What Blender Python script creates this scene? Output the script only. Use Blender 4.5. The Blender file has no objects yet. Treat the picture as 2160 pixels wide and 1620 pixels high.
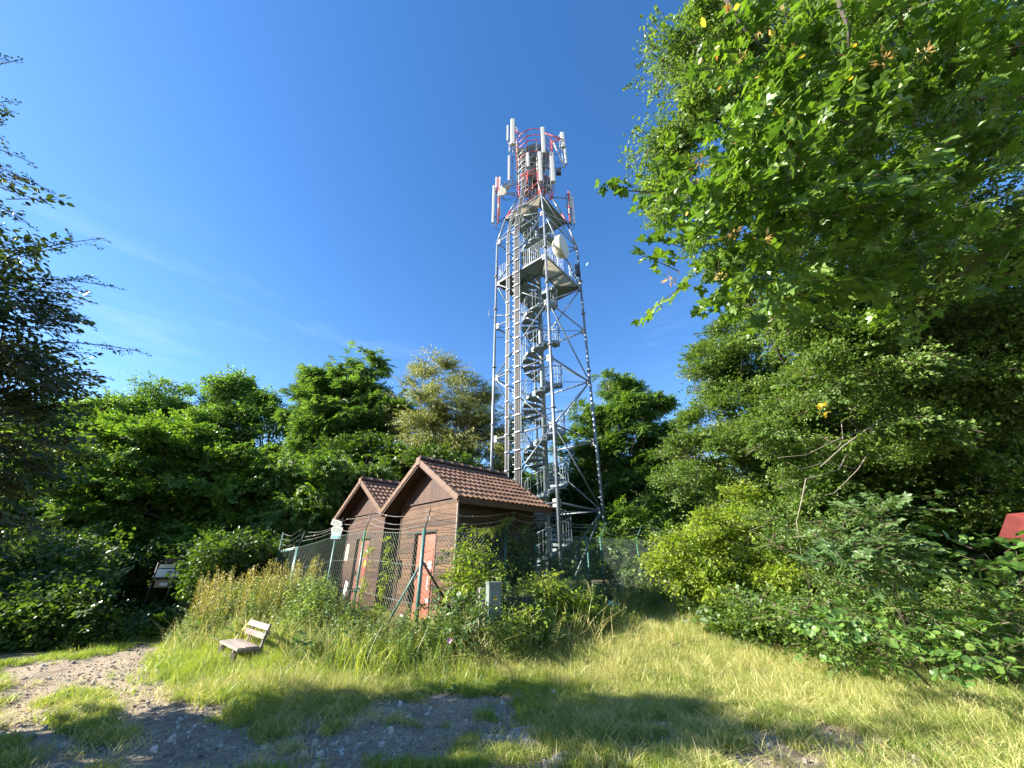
import bpy, math, random
import numpy as np
from mathutils import Vector, Matrix, Euler

random.seed(7)
RNG = np.random.default_rng(11)
R = math.radians
SC = bpy.context.scene
COL = SC.collection

# ------------------------------------------------------------------ camera, sky, sun, exposure
FPX, PITCH, EYE = 811.0, R(25.0), 1.6
cam_d = bpy.data.cameras.new('camera')
cam = bpy.data.objects.new('camera', cam_d)
COL.objects.link(cam)
cam.location = (0, 0, EYE)
cam.rotation_euler = (R(90) + PITCH, 0, 0)
cam_d.sensor_width = 36
cam_d.lens = FPX / 2160 * 36
cam_d.clip_start = 0.05
cam_d.clip_end = 3000
SC.camera = cam

SUN_AZ = (-0.985, -0.17)
SUN_EL = R(29)
SUN_DIR = Vector((SUN_AZ[0] * math.cos(SUN_EL), SUN_AZ[1] * math.cos(SUN_EL), math.sin(SUN_EL))).normalized()
world = bpy.data.worlds.new('World')
SC.world = world
world.use_nodes = True
wt = world.node_tree
bg = wt.nodes['Background']
sky = wt.nodes.new('ShaderNodeTexSky')
sky.sky_type = 'NISHITA'
sky.sun_disc = False
sky.sun_elevation = SUN_EL
sky.sun_rotation = math.atan2(SUN_AZ[0], SUN_AZ[1])
sky.altitude = 300
sky.air_density = 1.0
sky.dust_density = 0.15
sky.ozone_density = 1.2
hs = wt.nodes.new('ShaderNodeHueSaturation')
hs.inputs['Saturation'].default_value = 1.32
hs.inputs['Value'].default_value = 1.0
wt.links.new(sky.outputs[0], hs.inputs['Color'])
tm = wt.nodes.new('ShaderNodeMixRGB')
tm.blend_type = 'MULTIPLY'
tm.inputs[0].default_value = 1
tm.inputs[2].default_value = (1.04, .93, 1.0, 1)
wt.links.new(hs.outputs[0], tm.inputs[1])
# thin cirrus low in the sky
ctc = wt.nodes.new('ShaderNodeTexCoord')
cmp_ = wt.nodes.new('ShaderNodeMapping')
cmp_.inputs['Scale'].default_value = (1.0, 1.0, 5.0)
cmp_.inputs['Rotation'].default_value = (0.25, 0.1, 0)
cno = wt.nodes.new('ShaderNodeTexNoise')
cno.inputs['Scale'].default_value = 2.2
cno.inputs['Detail'].default_value = 7
cno.inputs['Roughness'].default_value = .62
cno.inputs['Distortion'].default_value = .6
wt.links.new(ctc.outputs['Generated'], cmp_.inputs[0])
wt.links.new(cmp_.outputs[0], cno.inputs['Vector'])
crr = wt.nodes.new('ShaderNodeMapRange')
crr.inputs['From Min'].default_value = .54
crr.inputs['From Max'].default_value = .80
crr.inputs['To Max'].default_value = .30
wt.links.new(cno.outputs[0], crr.inputs[0])
csx = wt.nodes.new('ShaderNodeSeparateXYZ')
wt.links.new(ctc.outputs['Generated'], csx.inputs[0])
clo = wt.nodes.new('ShaderNodeMapRange')
clo.inputs['From Min'].default_value = .62
clo.inputs['From Max'].default_value = .40
wt.links.new(csx.outputs[2], clo.inputs[0])
cmu = wt.nodes.new('ShaderNodeMath')
cmu.operation = 'MULTIPLY'
wt.links.new(crr.outputs[0], cmu.inputs[0])
wt.links.new(clo.outputs[0], cmu.inputs[1])
cmx = wt.nodes.new('ShaderNodeMixRGB')
cmx.inputs[2].default_value = (3.2, 3.9, 4.6, 1)
wt.links.new(cmu.outputs[0], cmx.inputs[0])
wt.links.new(tm.outputs[0], cmx.inputs[1])
wt.links.new(cmx.outputs[0], bg.inputs[0])
bg.inputs[1].default_value = 0.088

sun_d = bpy.data.lights.new('sun', 'SUN')
sun_d.energy = 5.0
sun_d.angle = R(0.5)
sun_d.color = (1.0, 0.93, 0.80)
sun = bpy.data.objects.new('sun', sun_d)
COL.objects.link(sun)
sun.rotation_euler = SUN_DIR.to_track_quat('Z', 'Y').to_euler()

SC.view_settings.view_transform = 'Standard'
SC.view_settings.look = 'None'
SC.view_settings.exposure = 1.85
SC.view_settings.gamma = 1
SC.view_settings.use_curve_mapping = False
SC.render.engine = 'CYCLES'
SC.cycles.max_bounces = 7
SC.cycles.diffuse_bounces = 3
SC.cycles.transmission_bounces = 4
SC.cycles.transparent_max_bounces = 6
SC.cycles.use_denoising = True

# ------------------------------------------------------------------ helpers
CP, SP = math.cos(PITCH), math.sin(PITCH)


def P(px, py, fwd):
    """world point at forward distance fwd seen at photo pixel px, py (used to place things once, in metres)"""
    a, t = (px - 1080) / FPX, (810 - py) / FPX
    f, u = CP - t * SP, SP + t * CP
    return Vector((a / f * fwd, fwd, EYE + u / f * fwd))


def PD(px, py, d):
    a, t = (px - 1080) / FPX, (810 - py) / FPX
    return Vector((a * d, (CP - t * SP) * d, EYE + (SP + t * CP) * d))


def sstep(a, b, x):
    t = np.clip((x - a) / (b - a), 0, 1)
    return t * t * (3 - 2 * t)


def vnoise(x, y, s, seed=0):
    x = np.asarray(x, float) / s
    y = np.asarray(y, float) / s
    xi, yi = np.floor(x).astype(int), np.floor(y).astype(int)
    xf, yf = x - xi, y - yi

    def h(a, b):
        n = (a * 374761393 + b * 668265263 + seed * 362437) & 0x7fffffff
        n = ((n ^ (n >> 13)) * 1274126177) & 0x7fffffff
        return ((n ^ (n >> 16)) & 0xffff) / 65535.0
    u, v = xf * xf * (3 - 2 * xf), yf * yf * (3 - 2 * yf)
    return (h(xi, yi) * (1 - u) + h(xi + 1, yi) * u) * (1 - v) + (h(xi, yi + 1) * (1 - u) + h(xi + 1, yi + 1) * u) * v


def gh(x, y):
    x = np.asarray(x, float)
    y = np.asarray(y, float)
    z = 0.32 * sstep(6.2, 10.0, y) * sstep(-8.5, -4.0, x) + 0.10 * sstep(2.0, 6.0, x)
    z = z - 0.12 * sstep(-3, -7, x)
    r = np.sqrt(x * x + (y - 8) ** 2)
    z = z + 0.5 * sstep(40, 120, r)
    z = z + (vnoise(x, y, 1.3, 3) - .5) * .07 + (vnoise(x, y, .45, 5) - .5) * .03
    return z


def g1(x, y):
    return float(gh(np.array([x]), np.array([y]))[0])


def ground_px(px, py):
    a, t = (px - 1080) / FPX, (810 - py) / FPX
    f, u = CP - t * SP, SP + t * CP
    z = 0.0
    for _ in range(12):
        fwd = (z - EYE) / (u / f)
        z = 0.5 * z + 0.5 * g1(a / f * fwd, fwd)
    return (a / f * fwd, fwd)


class MB:
    def __init__(self):
        self.v, self.f = [], []

    def add(self, vs, fs):
        o = len(self.v)
        self.v.extend([tuple(p) for p in vs])
        self.f.extend([tuple(i + o for i in q) for q in fs])

    def box(self, c, size, M=None):
        x, y, z = [s / 2 for s in size]
        vs = [Vector((sx * x, sy * y, sz * z)) for sx in (-1, 1) for sy in (-1, 1) for sz in (-1, 1)]
        if M is not None:
            vs = [M @ v for v in vs]
        c = Vector(c)
        self.add([v + c for v in vs], [(0, 1, 3, 2), (4, 6, 7, 5), (0, 4, 5, 1), (2, 3, 7, 6), (0, 2, 6, 4), (1, 5, 7, 3)])
        return self

    def beam(self, a, b, w, h, up=(0, 0, 1)):
        a, b = Vector(a), Vector(b)
        x = (b - a).normalized()
        u = Vector(up)
        if abs(x.dot(u)) > .99:
            u = Vector((0, 1, 0))
        y = u.cross(x).normalized()
        z = x.cross(y)
        M = Matrix((x, y, z)).transposed()
        self.box((a + b) / 2, ((b - a).length, w, h), M)
        return self

    def tube(self, pts, radii, n=8, cap=True):
        pts = [Vector(p) for p in pts]
        if not hasattr(radii, '__len__'):
            radii = [radii] * len(pts)
        vs, fs = [], []
        prev = None
        for i, p in enumerate(pts):
            d = (pts[min(i + 1, len(pts) - 1)] - pts[max(i - 1, 0)])
            if d.length < 1e-9:
                d = Vector((0, 0, 1))
            d.normalize()
            if prev is None:
                u = d.cross(Vector((0, 0, 1)))
                if u.length < .1:
                    u = d.cross(Vector((0, 1, 0)))
            else:
                u = prev - d * prev.dot(d)
                if u.length < 1e-5:
                    u = d.cross(Vector((0, 0, 1)))
            u.normalize()
            prev = u
            w = d.cross(u)
            for k in range(n):
                a = 2 * math.pi * k / n
                vs.append(p + (u * math.cos(a) + w * math.sin(a)) * radii[i])
        for i in range(len(pts) - 1):
            for k in range(n):
                k2 = (k + 1) % n
                fs.append((i * n + k, i * n + k2, (i + 1) * n + k2, (i + 1) * n + k))
        if cap:
            fs.append(tuple(range(n - 1, -1, -1)))
            m = (len(pts) - 1) * n
            fs.append(tuple(range(m, m + n)))
        self.add(vs, fs)
        return self

    def mesh(self, name, mat=None, smooth=False):
        me = bpy.data.meshes.new(name)
        me.from_pydata(self.v, [], self.f)
        if mat:
            me.materials.append(mat)
        if smooth:
            me.polygons.foreach_set('use_smooth', [True] * len(me.polygons))
        me.update()
        return me

    def build(self, name, mat, parent=None, smooth=False, origin=None):
        if origin is not None:
            o = Vector(origin)
            self.v = [tuple(Vector(p) - o) for p in self.v]
        ob = link(name, self.mesh(name, mat, smooth), parent)
        if origin is not None:
            ob.location = origin
        return ob


def link(name, me, parent=None):
    ob = bpy.data.objects.new(name, me)
    COL.objects.link(ob)
    if parent is not None:
        ob.parent = parent
    return ob


def empty(name, loc, label, cat, group=None, rz=0):
    o = bpy.data.objects.new(name, None)
    COL.objects.link(o)
    o.location = loc
    o.rotation_euler = (0, 0, rz)
    o.empty_display_size = .2
    tag(o, label, cat, group)
    return o


def tag(o, label=None, cat=None, group=None, kind=None):
    if label:
        o['label'] = label
    if cat:
        o['category'] = cat
    if group:
        o['group'] = group
    if kind:
        o['kind'] = kind
    return o


def pin(ob, parent):
    """parent with world coordinates kept (parents here are only translated / z-rotated)"""
    ob.parent = parent
    M = Matrix.Translation(parent.location) @ parent.rotation_euler.to_matrix().to_4x4()
    ob.matrix_parent_inverse = M.inverted()
    return ob


# ------------------------------------------------------------------ materials
def mat(name):
    m = bpy.data.materials.new(name)
    m.use_nodes = True
    nt = m.node_tree
    return m, nt, nt.nodes['Principled BSDF'], nt.nodes['Material Output']


def noise_node(nt, scale, detail=4, coord='Object', vec=None, rough=.6):
    tc = nt.nodes.new('ShaderNodeTexCoord')
    n = nt.nodes.new('ShaderNodeTexNoise')
    n.inputs['Scale'].default_value = scale
    n.inputs['Detail'].default_value = detail
    n.inputs['Roughness'].default_value = rough
    if vec:
        mp = nt.nodes.new('ShaderNodeMapping')
        mp.inputs['Scale'].default_value = vec
        nt.links.new(tc.outputs[coord], mp.inputs[0])
        nt.links.new(mp.outputs[0], n.inputs['Vector'])
    else:
        nt.links.new(tc.outputs[coord], n.inputs['Vector'])
    return n


def ramp(nt, src, stops):
    r = nt.nodes.new('ShaderNodeValToRGB')
    e = r.color_ramp.elements
    while len(e) > len(stops):
        e.remove(e[-1])
    while len(e) < len(stops):
        e.new(.5)
    for el, (p, c) in zip(e, stops):
        el.position = p
        el.color = (*c, 1)
    nt.links.new(src, r.inputs[0])
    return r


def bump(nt, src, strength, dist, bsdf):
    b = nt.nodes.new('ShaderNodeBump')
    b.inputs['Strength'].default_value = strength
    b.inputs['Distance'].default_value = dist
    nt.links.new(src, b.inputs['Height'])
    nt.links.new(b.outputs[0], bsdf.inputs['Normal'])


def simple(name, c1, c2=None, scale=6, rough=.6, metal=0, bmp=.2, vec=None, coord='Object', detail=5):
    m, nt, b, o = mat(name)
    c2 = c2 or tuple(x * .7 for x in c1)
    n = noise_node(nt, scale, detail, coord, vec)
    r = ramp(nt, n.outputs[0], [(.3, c2), (.7, c1)])
    nt.links.new(r.outputs[0], b.inputs['Base Color'])
    b.inputs['Roughness'].default_value = rough
    b.inputs['Metallic'].default_value = metal
    if bmp:
        bump(nt, n.outputs[0], bmp, .01, b)
    return m


def plank_mat(name, dark, mid, light, vec, gloss=.62):
    m, nt, b, o = mat(name)
    oi = nt.nodes.new('ShaderNodeObjectInfo')
    tc = nt.nodes.new('ShaderNodeTexCoord')
    va = nt.nodes.new('ShaderNodeVectorMath')
    va.operation = 'ADD'
    cmb = nt.nodes.new('ShaderNodeCombineXYZ')
    mm = nt.nodes.new('ShaderNodeMath')
    mm.operation = 'MULTIPLY'
    mm.inputs[1].default_value = 37
    nt.links.new(oi.outputs['Random'], mm.inputs[0])
    for i in range(3):
        nt.links.new(mm.outputs[0], cmb.inputs[i])
    nt.links.new(tc.outputs['Object'], va.inputs[0])
    nt.links.new(cmb.outputs[0], va.inputs[1])
    mp = nt.nodes.new('ShaderNodeMapping')
    mp.inputs['Scale'].default_value = vec
    nt.links.new(va.outputs[0], mp.inputs[0])
    n = nt.nodes.new('ShaderNodeTexNoise')
    n.inputs['Scale'].default_value = 3
    n.inputs['Detail'].default_value = 8
    n.inputs['Roughness'].default_value = .68
    nt.links.new(mp.outputs[0], n.inputs['Vector'])
    n2 = nt.nodes.new('ShaderNodeTexNoise')
    n2.inputs['Scale'].default_value = 1.6
    n2.inputs['Detail'].default_value = 3
    nt.links.new(va.outputs[0], n2.inputs['Vector'])
    s = nt.nodes.new('ShaderNodeMath')
    s.operation = 'MULTIPLY_ADD'
    s.inputs[1].default_value = .65
    nt.links.new(n.outputs[0], s.inputs[0])
    s2 = nt.nodes.new('ShaderNodeMath')
    s2.operation = 'MULTIPLY'
    s2.inputs[1].default_value = .38
    nt.links.new(n2.outputs[0], s2.inputs[0])
    nt.links.new(s2.outputs[0], s.inputs[2])
    ad = nt.nodes.new('ShaderNodeMath')
    ad.operation = 'MULTIPLY_ADD'
    ad.inputs[1].default_value = .24
    nt.links.new(oi.outputs['Random'], ad.inputs[0])
    nt.links.new(s.outputs[0], ad.inputs[2])
    r = ramp(nt, ad.outputs[0], [(.44, dark), (.58, mid), (.80, light)])
    nt.links.new(r.outputs[0], b.inputs['Base Color'])
    b.inputs['Roughness'].default_value = gloss
    bump(nt, n.outputs[0], .5, .006, b)
    return m


LEAFK = 1.5
WARM = .04


def leaf_mat(name, cols, trans=.35, rough=.42, tint=(1.35, 1.35, .5), hue_spread=.5):
    """cols: ramp colours picked by leaf (attribute var) and by spray (random)"""
    m, nt, b, o = mat(name)
    at = nt.nodes.new('ShaderNodeAttribute')
    at.attribute_name = 'var'
    oi = nt.nodes.new('ShaderNodeObjectInfo')
    mx = nt.nodes.new('ShaderNodeMath')
    mx.operation = 'MULTIPLY_ADD'
    mx.inputs[1].default_value = hue_spread
    mx2 = nt.nodes.new('ShaderNodeMath')
    mx2.operation = 'MULTIPLY'
    mx2.inputs[1].default_value = 1 - hue_spread
    nt.links.new(oi.outputs['Random'], mx2.inputs[0])
    nt.links.new(at.outputs['Fac'], mx.inputs[0])
    nt.links.new(mx2.outputs[0], mx.inputs[2])
    n = len(cols)
    r = ramp(nt, mx.outputs[0], [(i / (n - 1) * .98, ((c[0] + (WARM * c[1] if c[0] < .8 * c[1] else 0)) * LEAFK, c[1] * LEAFK * .95, c[2] * LEAFK)) for i, c in enumerate(cols)])
    nt.links.new(r.outputs[0], b.inputs['Base Color'])
    b.inputs['Roughness'].default_value = rough
    tr = nt.nodes.new('ShaderNodeBsdfTranslucent')
    mc = nt.nodes.new('ShaderNodeMixRGB')
    mc.blend_type = 'MULTIPLY'
    mc.inputs[0].default_value = 1
    nt.links.new(r.outputs[0], mc.inputs[1])
    mc.inputs[2].default_value = (*[t * 1.6 for t in tint], 1)
    nt.links.new(mc.outputs[0], tr.inputs[0])
    ms = nt.nodes.new('ShaderNodeMixShader')
    ms.inputs[0].default_value = trans
    nt.links.new(b.outputs[0], ms.inputs[1])
    nt.links.new(tr.outputs[0], ms.inputs[2])
    nt.links.new(ms.outputs[0], o.inputs['Surface'])
    return m


M = {}
M['plank_h'] = plank_mat('stained_wood_horizontal', (.022, .009, .004), (.075, .032, .0125), (.145, .072, .028), (1.2, 1.2, 14))
M['plank_h2'] = plank_mat('stained_wood_red_brown', (.020, .008, .005), (.052, .021, .012), (.085, .037, .021), (1.2, 1.2, 14))
M['plank_v'] = plank_mat('stained_wood_vertical', (.026, .011, .007), (.058, .024, .015), (.092, .042, .027), (14, 14, 1.0))
M['plank_shade'] = plank_mat('side_wood_painted_shade', (.012, .006, .0035), (.026, .012, .007), (.045, .023, .012), (1.2, 1.2, 14))  # darker copy of the stain, the side wall's shade is put into the colour
M['soffit'] = simple('soffit_wood', (.075, .036, .022), (.04, .018, .011), 5)
M['tile'] = plank_mat('concrete_tile', (.125, .066, .040), (.185, .10, .060), (.25, .15, .097), (3, 3, 3))
M['tile_plain'] = simple('concrete_tile_brown', (.25, .14, .088), (.17, .095, .060), 9, rough=.6, bmp=.35, detail=8)
M['verge'] = simple('verge_tile_brown', (.155, .085, .050), (.11, .06, .036), 9, rough=.6, detail=8)
M['ridge'] = simple('ridge_tile_brown', (.17, .10, .075), (.10, .06, .045), 8, rough=.65, detail=8)
M['door_red'] = simple('faded_red_door', (.38, .125, .08), (.28, .085, .055), 4, rough=.55, detail=8)
M['door_dark'] = simple('dark_red_door', (.20, .075, .055), (.14, .05, .038), 4, rough=.6)
M['frame_dark'] = simple('door_frame_dark', (.03, .018, .012), None, 6)
M['galv'] = simple('galvanised_steel', (.27, .30, .33), (.16, .18, .20), 7, rough=.42, metal=.35, bmp=.05)
M['galv_dark'] = simple('galvanised_stair', (.22, .265, .275), (.15, .185, .195), 9, rough=.45, metal=.35, bmp=.05)
M['gusset'] = simple('gusset_plate_steel', (.38, .39, .38), (.28, .29, .29), 6, rough=.5, metal=.15, bmp=0)
M['white'] = simple('radome_white', (.58, .58, .54), (.48, .48, .44), 3, rough=.4, bmp=0)
M['cream'] = simple('dish_cream', (.56, .55, .45), (.48, .47, .38), 3, rough=.45, bmp=0)
M['red'] = simple('red_paint_faded', (.62, .12, .11), (.45, .07, .07), 6, rough=.45, bmp=0)
M['cable'] = simple('black_cable', (.035, .032, .030), (.018, .017, .016), 20, rough=.45, bmp=0)
M['cable2'] = simple('grey_cable_tray', (.16, .15, .14), (.09, .085, .08), 14, rough=.5, metal=.2, bmp=0)
M['grating'] = simple('galvanised_grating', (.28, .33, .34), (.19, .225, .235), 20, rough=.5, metal=.3, bmp=0)
M['darkmetal'] = simple('dark_equipment', (.05, .055, .06), None, 5, rough=.5, bmp=0)
M['green'] = simple('green_painted_post', (.075, .19, .16), (.04, .12, .10), 12, rough=.4, bmp=.05)
M['wire'] = simple('green_coated_wire', (.27, .33, .29), (.20, .26, .22), 10, rough=.4, metal=.3, bmp=0)
M['barb'] = simple('barbed_wire_steel', (.42, .41, .38), (.3, .29, .27), 10, rough=.45, metal=.5, bmp=0)
M['oldwood'] = plank_mat('weathered_bench_wood', (.11, .09, .08), (.22, .18, .16), (.32, .27, .24), (6, 6, 6), .8)
M['concrete'] = simple('old_concrete', (.05, .06, .048), (.022, .03, .022), 5, rough=.9, detail=9, vec=(3, 3, .7))
M['cabinet'] = simple('cabinet_grey', (.17, .20, .19), (.11, .14, .13), 4, rough=.6)
M['bark'] = simple('grey_bark', (.085, .072, .056), (.035, .03, .023), 12, rough=.9, bmp=.8, vec=(1, 1, .25), detail=8)
M['bark_pale'] = simple('pale_bark', (.34, .29, .23), (.17, .14, .11), 12, rough=.9, bmp=.6, vec=(1, 1, .3), detail=8)
M['rock'] = simple('pale_rock', (.34, .32, .295), (.17, .16, .15), 6, rough=.9, bmp=.9, detail=10)
M['paper'] = simple('white_paper', (.50, .50, .48), (.42, .42, .41), 5, rough=.8, bmp=0)
M['board_white'] = simple('laminated_white_sheet', (.80, .80, .78), (.7, .7, .69), 5, rough=.5, bmp=0)
M['yellow'] = simple('yellow_print', (.80, .60, .04), (.7, .5, .03), 3, bmp=0)
M['redprint'] = simple('red_print', (.75, .08, .05), (.6, .06, .04), 3, bmp=0)
M['teal'] = simple('teal_print', (.06, .30, .34), (.04, .22, .26), 3, bmp=0)
M['textgrey'] = simple('grey_print', (.16, .18, .17), (.12, .13, .13), 3, bmp=0)
M['signgrey'] = simple('weathered_sign_face', (.27, .30, .26), (.20, .23, .19), 5, bmp=0)
M['tan'] = simple('tan_board', (.36, .27, .15), (.27, .2, .11), 6)
M['redroof'] = simple('red_sheet_roof', (.24, .055, .045), (.17, .038, .03), 3, rough=.5)
M['blue'] = simple('blue_cap', (.10, .38, .46), (.07, .28, .34), 5)
M['rust'] = simple('rusty_dry', (.30, .12, .05), (.16, .06, .03), 8)
M['pink'] = simple('pink_petal', (.75, .38, .52), (.6, .28, .42), 5, bmp=0)


def panel_translucent():
    m, nt, b, o = mat('pale_translucent_sheet')
    n = noise_node(nt, 3)
    r = ramp(nt, n.outputs[0], [(.3, (.66, .62, .52)), (.7, (.78, .74, .64))])
    nt.links.new(r.outputs[0], b.inputs['Base Color'])
    tr = nt.nodes.new('ShaderNodeBsdfTranslucent')
    nt.links.new(r.outputs[0], tr.inputs[0])
    ms = nt.nodes.new('ShaderNodeMixShader')
    ms.inputs[0].default_value = .6
    nt.links.new(b.outputs[0], ms.inputs[1])
    nt.links.new(tr.outputs[0], ms.inputs[2])
    nt.links.new(ms.outputs[0], o.inputs['Surface'])
    return m


M['sheet'] = panel_translucent()

L = {}
L['hazel'] = leaf_mat('leaves_mid_green', [(.022, .055, .010), (.045, .105, .016), (.075, .15, .02), (.12, .19, .025)])
L['lime'] = leaf_mat('leaves_fresh_green', [(.03, .075, .018), (.055, .13, .028), (.085, .17, .035), (.11, .19, .035)])
L['ash'] = leaf_mat('leaves_bluish_green', [(.022, .055, .016), (.04, .095, .022), (.07, .14, .03), (.10, .17, .03)])
L['cherry'] = leaf_mat('leaves_yellowing', [(.06, .10, .022), (.10, .145, .035), (.17, .19, .05), (.28, .24, .075)], trans=.3)
L['dark'] = leaf_mat('leaves_dark_green', [(.016, .038, .009), (.028, .062, .012), (.045, .09, .015), (.06, .11, .02)])
L['fmaple'] = leaf_mat('leaves_field_maple', [(.028, .062, .014), (.05, .105, .022), (.08, .145, .028), (.12, .18, .035)])
L['maple'] = leaf_mat('leaves_maple_bright', [(.024, .060, .010), (.045, .10, .014), (.07, .14, .018), (.105, .18, .022)], trans=.36, rough=.38)
L['sap'] = leaf_mat('leaves_sapling', [(.035, .08, .024), (.05, .10, .03), (.07, .13, .036)], trans=.28)
L['bramble'] = leaf_mat('leaves_bramble', [(.06, .11, .014), (.10, .17, .018), (.15, .22, .022), (.20, .26, .03)], trans=.4)
L['nettle'] = leaf_mat('leaves_nettle', [(.06, .11, .035), (.09, .15, .05), (.13, .19, .065), (.19, .235, .09)], trans=.38)
L['seed'] = leaf_mat('dry_seed_stems', [(.12, .14, .04), (.19, .18, .055), (.27, .23, .085)], trans=.25)
L['hornbeam'] = leaf_mat('leaves_hornbeam', [(.011, .026, .009), (.018, .04, .011), (.028, .055, .013), (.08, .11, .025)], trans=.22)
L['dead'] = leaf_mat('leaves_orange_dry', [(.35, .15, .04), (.45, .22, .05), (.42, .30, .10)], trans=.3, tint=(1.2, 1, .6))
L['samara'] = leaf_mat('maple_seed_wings', [(.40, .27, .12), (.52, .37, .17), (.60, .46, .22)], trans=.3, tint=(1, .9, .6))
L['yleaf'] = leaf_mat('yellow_leaf', [(.46, .36, .03), (.50, .42, .05), (.44, .30, .03)], trans=.3, tint=(1.1, 1, .5))
M['litter'] = simple('dry_litter', (.24, .15, .07), (.12, .07, .03), 30, bmp=0)
L['grass'] = leaf_mat('grass_green', [(.06, .115, .018), (.10, .165, .03), (.16, .21, .045), (.24, .26, .075)], trans=.35)
L['grass_dry'] = leaf_mat('grass_dry', [(.13, .18, .045), (.23, .25, .08), (.36, .35, .14), (.50, .46, .23)], trans=.3, tint=(1.1, 1.05, .7))
L['twig'] = simple('twig_brown', (.12, .09, .06), None, 9, bmp=0)

# ------------------------------------------------------------------ leaf shapes and sprays (numpy)


def leaf_base(kind):
    if kind == 'rhomb':
        v = [(0, 0, 0), (.5, .33, .05), (1, 0, -.03), (.5, -.33, .05)]
        f = [(0, 2, 1), (0, 3, 2)]
    elif kind == 'oval':
        v = [(0, 0, 0), (.38, 0, -.03), (.72, 0, -.04), (1, 0, -.10), (.28, .27, .05), (.62, .27, .03), (.28, -.27, .05), (.62, -.27, .03)]
        f = [(0, 1, 4), (0, 6, 1), (1, 2, 5, 4), (1, 6, 7, 2), (2, 3, 5), (2, 7, 3)]
    elif kind == 'lance':
        v = [(0, 0, 0), (.5, 0, -.03), (1, 0, -.14), (.4, .14, .03), (.4, -.14, .03)]
        f = [(0, 1, 3), (0, 4, 1), (1, 2, 3), (1, 4, 2)]
    elif kind == 'round':
        v = [(0, 0, 0), (.5, 0, -.05)]
        for k in range(8):
            a = math.pi * 2 * k / 8
            v.append((.5 + .5 * math.cos(a + math.pi) * (1.05 if k == 4 else 1), .46 * math.sin(a + math.pi), .05 if k % 2 else 0))
        f = [(1, 2 + k, 2 + (k + 1) % 8) for k in range(8)]
    elif kind == 'maple':
        pr = [(180, .10), (150, .38), (122, .60), (103, .40), (80, .62), (62, .88), (50, .52), (27, .62), (14, .80), (0, 1.06)]
        ang = [(a, r) for a, r in pr] + [(-a, r) for a, r in pr[-2:0:-1]]
        v = [(.0, 0, -.05)]
        for i, (a, r) in enumerate(ang):
            v.append((r * math.cos(R(a)) * .58, r * math.sin(R(a)) * .60, -.10 * r * r + (.03 if i % 2 else -.01)))
        n = len(ang)
        v = [((x + .08), y, z) for x, y, z in v]
        f = [(0, 1 + (k + 1) % n, 1 + k) for k in range(n)]
    v = np.array(v, float)
    return v, f


def rot_m(rx, ry, rz):
    return np.array(Euler((rx, ry, rz)).to_matrix())


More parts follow.
